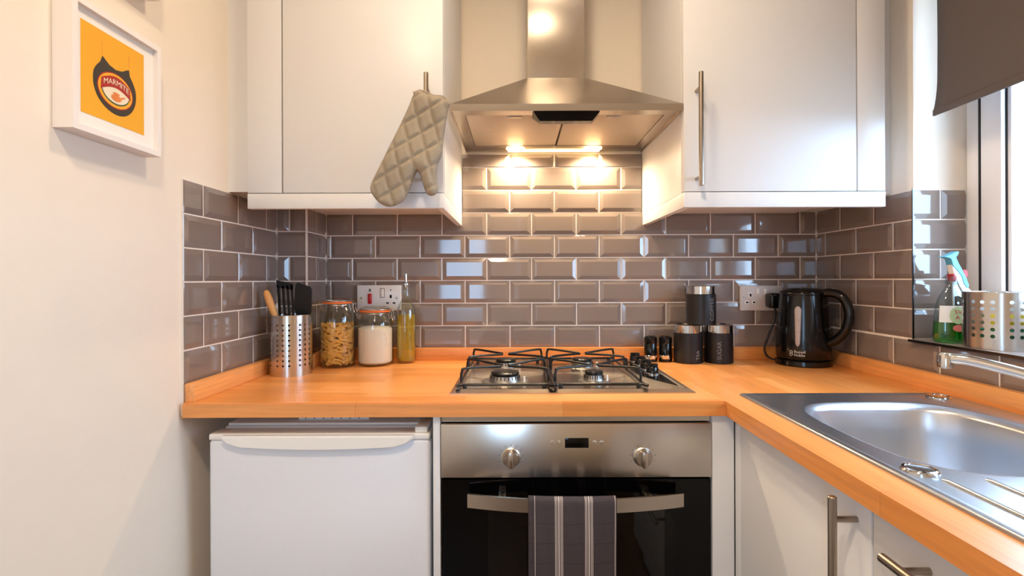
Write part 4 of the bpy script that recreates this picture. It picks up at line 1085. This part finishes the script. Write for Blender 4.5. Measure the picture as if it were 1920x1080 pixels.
# label faces the room
def label_patch(u0, u1, z0, z1, shrink, m, nm, par, off, ellipse=False):
    b = new_bm(); nu, nz = 14, 10; g_ = []
    for j in range(nz + 1):
        z = z0 + (z1 - z0) * j / nz; row = []
        f = math.sqrt(max(0.0, 1 - (2 * j / nz - 1) ** 2)) if ellipse else 1.0
        for i in range(nu + 1):
            u = (u0 + u1) / 2 + ((u1 - u0) / 2) * f * (2 * i / nu - 1)
            rr = 0.0468 - 0.0613 * max(0, z - 0.0) + off
            row.append(b.verts.new((BX_ + rr * math.sin(u), BY_ - 0.62 * rr * math.cos(u) - 0.0006, WZ0 + z)))
        g_.append(row)
    for j in range(nz):
        for i in range(nu):
            try: b.faces.new((g_[j][i], g_[j][i + 1], g_[j + 1][i + 1], g_[j + 1][i]))
            except ValueError: pass
    return put(nm, b, m, par, 60)
lb = label_patch(-1.25, 0.6, 0.050, 0.090, 0, M['white_label'], 'label', sb, 0.0004)
label_patch(-0.66, 0.20, 0.046, 0.089, 0, M['label_green'], 'label_badge', lb, 0.0011, True)
label_patch(-0.5, 0.08, 0.028, 0.045, 0, M['label_pink'], 'label_strip', lb, 0.0008, True)
def bfn(uc, zc):
    def f(u, v, o):
        a = uc + u / 0.036; z = zc + v; rr = 0.0468 - 0.0613 * z + 0.0019 + o
        return (BX_ + rr * math.sin(a), BY_ - 0.62 * rr * math.cos(a) - 0.0006, WZ0 + z)
    return f
text_mesh('SV', 0.0135, bfn(-0.23, 0.075), 'lettering', M['label_red'], lb, 0.0002)
text_mesh('A', 0.0125, bfn(-0.27, 0.062), 'lettering', M['label_red'], lb, 0.0002)
b = new_bm(); lathe(b, [(0.0145, 0.142), (0.0150, 0.144), (0.0145, 0.160), (0.011, 0.163), (0, 0.163)], (BX_, BY_, WZ0), 28); put('collar', b, M['plastic_clear'], sb, 40)
# trigger head: white body leaning, pale blue top and nozzle, red nozzle clip
def head_part(pts, half, m, nm, par, bev):
    poly = []
    for zx, zy in pts:
        px, py = 1720 + zx / 3.857, 443 + zy / 3.857
        poly.append(((px - 970) / F * BY_, CAMZ + (524 - py) / F * BY_))
    b = new_bm(); prism(b, poly, 'xz', BY_ - half, BY_ + half); o = put(nm, b, m, par, 40)
    md = o.modifiers.new('soft_edges', 'BEVEL'); md.width = bev; md.segments = 2; md.limit_method = 'ANGLE'
    return o
hdp = head_part([(232, 215), (262, 225), (290, 275), (318, 345), (350, 385), (392, 430), (385, 445), (330, 445), (300, 400), (262, 322), (240, 262)], 0.0085, M['white_plastic'], 'spray_head', sb, 0.0015)
head_part([(170, 160), (218, 146), (250, 128), (276, 120), (276, 138), (258, 165), (275, 205), (300, 250), (330, 310), (352, 372), (336, 386), (312, 352), (296, 300), (268, 262), (236, 228), (222, 178), (205, 168)], 0.010, M['blue'], 'trigger', hdp, 0.0012)
head_part([(314, 252), (345, 255), (356, 300), (336, 312), (325, 290)], 0.006, M['red'], 'nozzle_clip', hdp, 0.0008)
head_part([(236, 286), (248, 284), (262, 318), (252, 342), (240, 320)], 0.0095, M['red'], 'nozzle_clip', hdp, 0.0008)
b = new_bm(); tube(b, [(BX_, BY_, WZ0 + 0.15), (BX_ + 0.004, BY_, WZ0 + 0.008)], 0.0022, 8); put('dip_tube', b, M['brush_white'], sb, 40)

# ================================================================== roller blind
bl = thing('roller_blind', 'dark grey roller blind half lowered over the window', 'blind', (1.05, 0.78, 2.09))
b = new_bm(); gr = []
bxx, by0, by1 = 1.053, 0.275, 1.278
for j in range(25):
    z = 1.588 + (2.075 - 1.588) * j / 24; row = []
    for i in range(31):
        y = by0 + (by1 - by0) * i / 30
        f = max(0, 1 - (z - 1.588) / 0.09); e = max(0, (y - by1 + 0.02) / 0.02)
        row.append(b.verts.new((bxx - 0.006 * f * f, y + 0.006 * f * f * e - 0.0025 * math.sin((z - 1.588) * 8) * e, z)))
    gr.append(row)
for j in range(24):
    for i in range(30): b.faces.new((gr[j][i], gr[j][i + 1], gr[j + 1][i + 1], gr[j + 1][i]))
o = put('fabric', b, M['blind'], bl, 60); sm = o.modifiers.new('thickness', 'SOLIDIFY'); sm.thickness = 0.0012
b = new_bm(); box(b, bxx - 0.0095, bxx - 0.003, by0, by1 + 0.004, 1.584, 1.600, 0.002); put('hem_bar', b, M['blind'], bl, 40)
b = new_bm(); tube(b, [(bxx + 0.016, by0, 2.078), (bxx + 0.016, by1, 2.078)], 0.017, 20); put('roller', b, M['blind'], bl, 40)

# ================================================================== framed prints on the left wall
WX = XL - BT
def frame_box(t, y0, y1, z0, z1, d, bw):
    b = new_bm()
    xw, xf = WX + 0.0005, WX + d
    for (a0, a1, c0, c1) in ((y0, y0 + bw, z0, z1), (y1 - bw, y1, z0, z1), (y0 + bw, y1 - bw, z0, z0 + bw), (y0 + bw, y1 - bw, z1 - bw, z1)):
        box(b, xw, xf, a0, a1, c0, c1)
    fr_ = put('frame', b, M['frame'], t)
    bx('mount', M['mount'], t, xw, WX + d - 0.009, y0 + bw - 0.001, y1 - bw + 0.001, z0 + bw - 0.001, z1 - bw + 0.001)
    return fr_
PY0, PY1, PZ0_, PZ1_ = 0.825, 1.030, 1.427, 1.647
pf = thing('picture_frame', 'white box frame with a yellow print of a yeast spread jar', 'picture', (WX, (PY0 + PY1) / 2, PZ0_))
frame_box(pf, PY0, PY1, PZ0_, PZ1_, 0.034, 0.0105)
px0 = WX + 0.0253
qy0, qy1, qz0, qz1 = 0.850, 0.994, 1.461, 1.6165
def flat(poly, lay, m, nm, par):
    b = new_bm(); x = px0 + lay * 0.00025
    prism(b, [(qy0 + u * (qy1 - qy0), qz1 - v * (qz1 - qz0)) for u, v in poly], 'yz', x, x + 0.0002); return put(nm, b, m, par)
def ell(cu, cv, ru, rv, a0=0, a1=360, n=40): return [(cu + ru * math.cos(math.radians(a0 + (a1 - a0) * k / n)), cv - rv * math.sin(math.radians(a0 + (a1 - a0) * k / n))) for k in range(n + (0 if a1 - a0 == 360 else 1))]
pr = flat([(0, 0), (1, 0), (1, 1), (0, 1)], 0, M['p_yellow'], 'print', pf)
jar = [(0.31, 0.28), (0.36, 0.31), (0.42, 0.345), (0.52, 0.365), (0.62, 0.345), (0.68, 0.31), (0.735, 0.285), (0.75, 0.36), (0.80, 0.42), (0.845, 0.50), (0.855, 0.60), (0.83, 0.70), (0.77, 0.79), (0.68, 0.855), (0.57, 0.885), (0.46, 0.88), (0.34, 0.84), (0.24, 0.765), (0.185, 0.67), (0.17, 0.58), (0.18, 0.49), (0.22, 0.42), (0.275, 0.36)]
jar = [(p.x, p.y) for p in smooth_path([(u, v, 0) for u, v in jar[7:]], 4)] + jar[:7]
flat(jar, 1, M['p_black'], 'printed_jar', pr)
flat(ell(0.512, 0.615, 0.285, 0.205), 2, M['p_red'], 'printed_oval_line', pr)
flat(ell(0.512, 0.615, 0.272, 0.193), 3, M['p_yellow'], 'printed_oval', pr)
flat(ell(0.512, 0.625, 0.225, 0.150), 4, M['p_green'], 'printed_label_edge', pr)
flat(ell(0.512, 0.618, 0.215, 0.140), 5, M['p_cream'], 'printed_label', pr)
flat([(0.275, 0.655), (0.285, 0.525)] + [(0.285 + 0.454 * k / 14, 0.525 - 0.075 * math.sin(PI * k / 14)) for k in range(1, 14)] + [(0.739, 0.525), (0.749, 0.655)] + [(0.745 - 0.466 * k / 14, 0.65 - 0.07 * math.sin(PI * k / 14)) for k in range(1, 14)], 6, M['p_red'], 'printed_banner', pr)
flat(ell(0.512, 0.695, 0.080, 0.038) , 7, M['p_orange'], 'printed_pot', pr)
flat(ell(0.512, 0.646, 0.056, 0.013) , 7, M['p_orange'], 'printed_pot_lid', pr)
flat([(0.58, 0.668), (0.65, 0.645), (0.657, 0.657), (0.59, 0.687)], 7, M['p_orange'], 'printed_handle', pr)
for (u, v, r_) in ((0.305, 0.10, 0.003), (0.735, 0.10, 0.003)):
    b = new_bm(); yq = qy0 + u * (qy1 - qy0)
    box(b, px0 + 0.0002, px0 + 0.0004, yq - 0.0005, yq + 0.0005, qz1 - 0.26 * (qz1 - qz0), qz1 - 0.12 * (qz1 - qz0)); put('printed_lid_line', b, M['p_orange'], pr)
def pfn(u, v, o):
    yc = qy0 + 0.512 * (qy1 - qy0); zc = qz1 - 0.560 * (qz1 - qz0)
    arch = 0.0095 * math.cos(min(1.5, abs(u) / 0.0345 * 1.5)) - 0.0035
    return (px0 + 0.0021 + o, yc + u, zc + v + arch)
text_mesh('MARMITE', 0.0140, pfn, 'printed_lettering', M['p_cream'], pr, 0.0001)
pf2 = thing('picture_frame', 'white box frame hung on the wall above the yellow print', 'picture', (WX, 0.925, 1.742))
frame_box(pf2, PY0, PY1, 1.742, 1.98, 0.034, 0.0105)

# ================================================================== oven mitt hanging from the cabinet handle
MY = 1.243
zo = [(875, 440), (905, 434), (960, 458), (1008, 462), (1034, 482), (1041, 502), (1030, 545), (1014, 640), (1004, 735), (984, 790), (976, 850), (982, 915), (968, 938), (945, 943), (926, 930), (910, 890), (897, 845), (884, 826), (874, 838), (858, 880), (842, 925), (815, 968), (775, 990), (738, 994), (700, 976), (668, 940), (655, 908), (664, 872), (700, 800), (752, 695), (800, 600), (838, 520), (860, 465)]
sil = []
for zx, zy in zo:
    px, py = 440 + zx / 2.5717, zy / 2.5717
    sil.append(((px - 970) / F * MY, CAMZ + (524 - py) / F * MY))
sil = [(p.x, p.z) for p in smooth_path([(x, 0, z) for x, z in sil], 4, True)]
def seg_near(px, pz):
    best = 1e9; bp = None; inside = False; n = len(sil)
    for i in range(n):
        x1_, z1_ = sil[i]; x2_, z2_ = sil[(i + 1) % n]
        dx, dz = x2_ - x1_, z2_ - z1_; t = max(0, min(1, ((px - x1_) * dx + (pz - z1_) * dz) / (dx * dx + dz * dz + 1e-12)))
        qx, qz = x1_ + t * dx, z1_ + t * dz; d = math.hypot(px - qx, pz - qz)
        if d < best: best, bp = d, (qx, qz)
        if (z1_ > pz) != (z2_ > pz) and px < (x2_ - x1_) * (pz - z1_) / (z2_ - z1_) + x1_: inside = not inside
    return (best if inside else -best), bp
hq = 0.0034
mx0, mx1 = min(p[0] for p in sil) - hq, max(p[0] for p in sil) + hq; mz0, mz1 = min(p[1] for p in sil) - hq, max(p[1] for p in sil) + hq
nx, nz_ = int((mx1 - mx0) / hq) + 2, int((mz1 - mz0) / hq) + 2
b = new_bm(); front, backv = {}, {}
a1, a2 = math.radians(31), math.radians(104)
for i in range(nx):
    for j in range(nz_):
        x, z = mx0 + i * hq, mz0 + j * hq
        sd, bp = seg_near(x, z)
        if sd < -0.5 * hq: continue
        if sd < 0.5 * hq: (x, z), sd = bp, 0.0
        e = min(1, sd / 0.022); th = 0.0135 * math.sqrt(max(0, 1 - (1 - e) ** 2))
        d1 = (-(x - mx0) * math.sin(a1) + (z - mz0) * math.cos(a1)); d2 = (-(x - mx0) * math.sin(a2) + (z - mz0) * math.cos(a2))
        q1 = abs((d1 / 0.041 + 0.35) % 1 - 0.5) * 0.041; q2 = abs((d2 / 0.036 + 0.2) % 1 - 0.5) * 0.036
        groove = max(math.exp(-(q1 / 0.0042) ** 2), math.exp(-(q2 / 0.0042) ** 2))
        th *= 1 - 0.42 * groove
        if sd <= 0:
            v_ = b.verts.new((x, MY, z)); front[i, j] = v_; backv[i, j] = v_
        else:
            bulge = 0.004 * math.sin(z * 31 + x * 11)
            front[i, j] = b.verts.new((x, MY - th - 0.0006 + bulge * e, z)); backv[i, j] = b.verts.new((x, MY + min(th, 0.011) + 0.0006, z))
for i in range(nx - 1):
    for j in range(nz_ - 1):
        ks = [(i, j), (i + 1, j), (i + 1, j + 1), (i, j + 1)]
        have = [k for k in ks if k in front]
        if len(have) < 3: continue
        for D_, rev in ((front, False), (backv, True)):
            vs_ = [D_[k] for k in have]
            if len(set(vs_)) < 3: continue
            try: b.faces.new(vs_[::-1] if rev else vs_)
            except ValueError: pass
mt = thing('oven_mitt', 'grey quilted oven mitt hanging from the left wall cabinet handle', 'oven mitt', (-0.21, MY, 1.36))
put('mitt', b, M['mitt'], mt, 70)
hxm = -0.2256; hm = CY - 0.035
b = new_bm(); tube(b, smooth_path([(hxm - 0.003, MY - 0.002, 1.600), (hxm - 0.009, MY + 0.006, 1.622), (hxm - 0.0095, hm, 1.634), (hxm - 0.002, hm + 0.010, 1.640), (hxm + 0.009, hm, 1.634), (hxm + 0.008, MY + 0.004, 1.620), (hxm + 0.002, MY - 0.002, 1.600)], 6), 0.0024, 8)
put('hanging_loop', b, M['mitt'], mt, 60)
cuff = [p for p in zo[:6]]
b = new_bm(); cp3 = [(((440 + zx / 2.5717) - 970) / F * MY, MY - 0.004, CAMZ + (524 - zy / 2.5717) / F * MY) for zx, zy in [(866, 452), (905, 440), (960, 464), (1006, 468), (1030, 486), (1034, 506)]]
tube(b, smooth_path(cp3, 5), 0.0036, 8); put('cuff_binding', b, M['mitt'], mt, 60)
print('tiles', n_tiles)
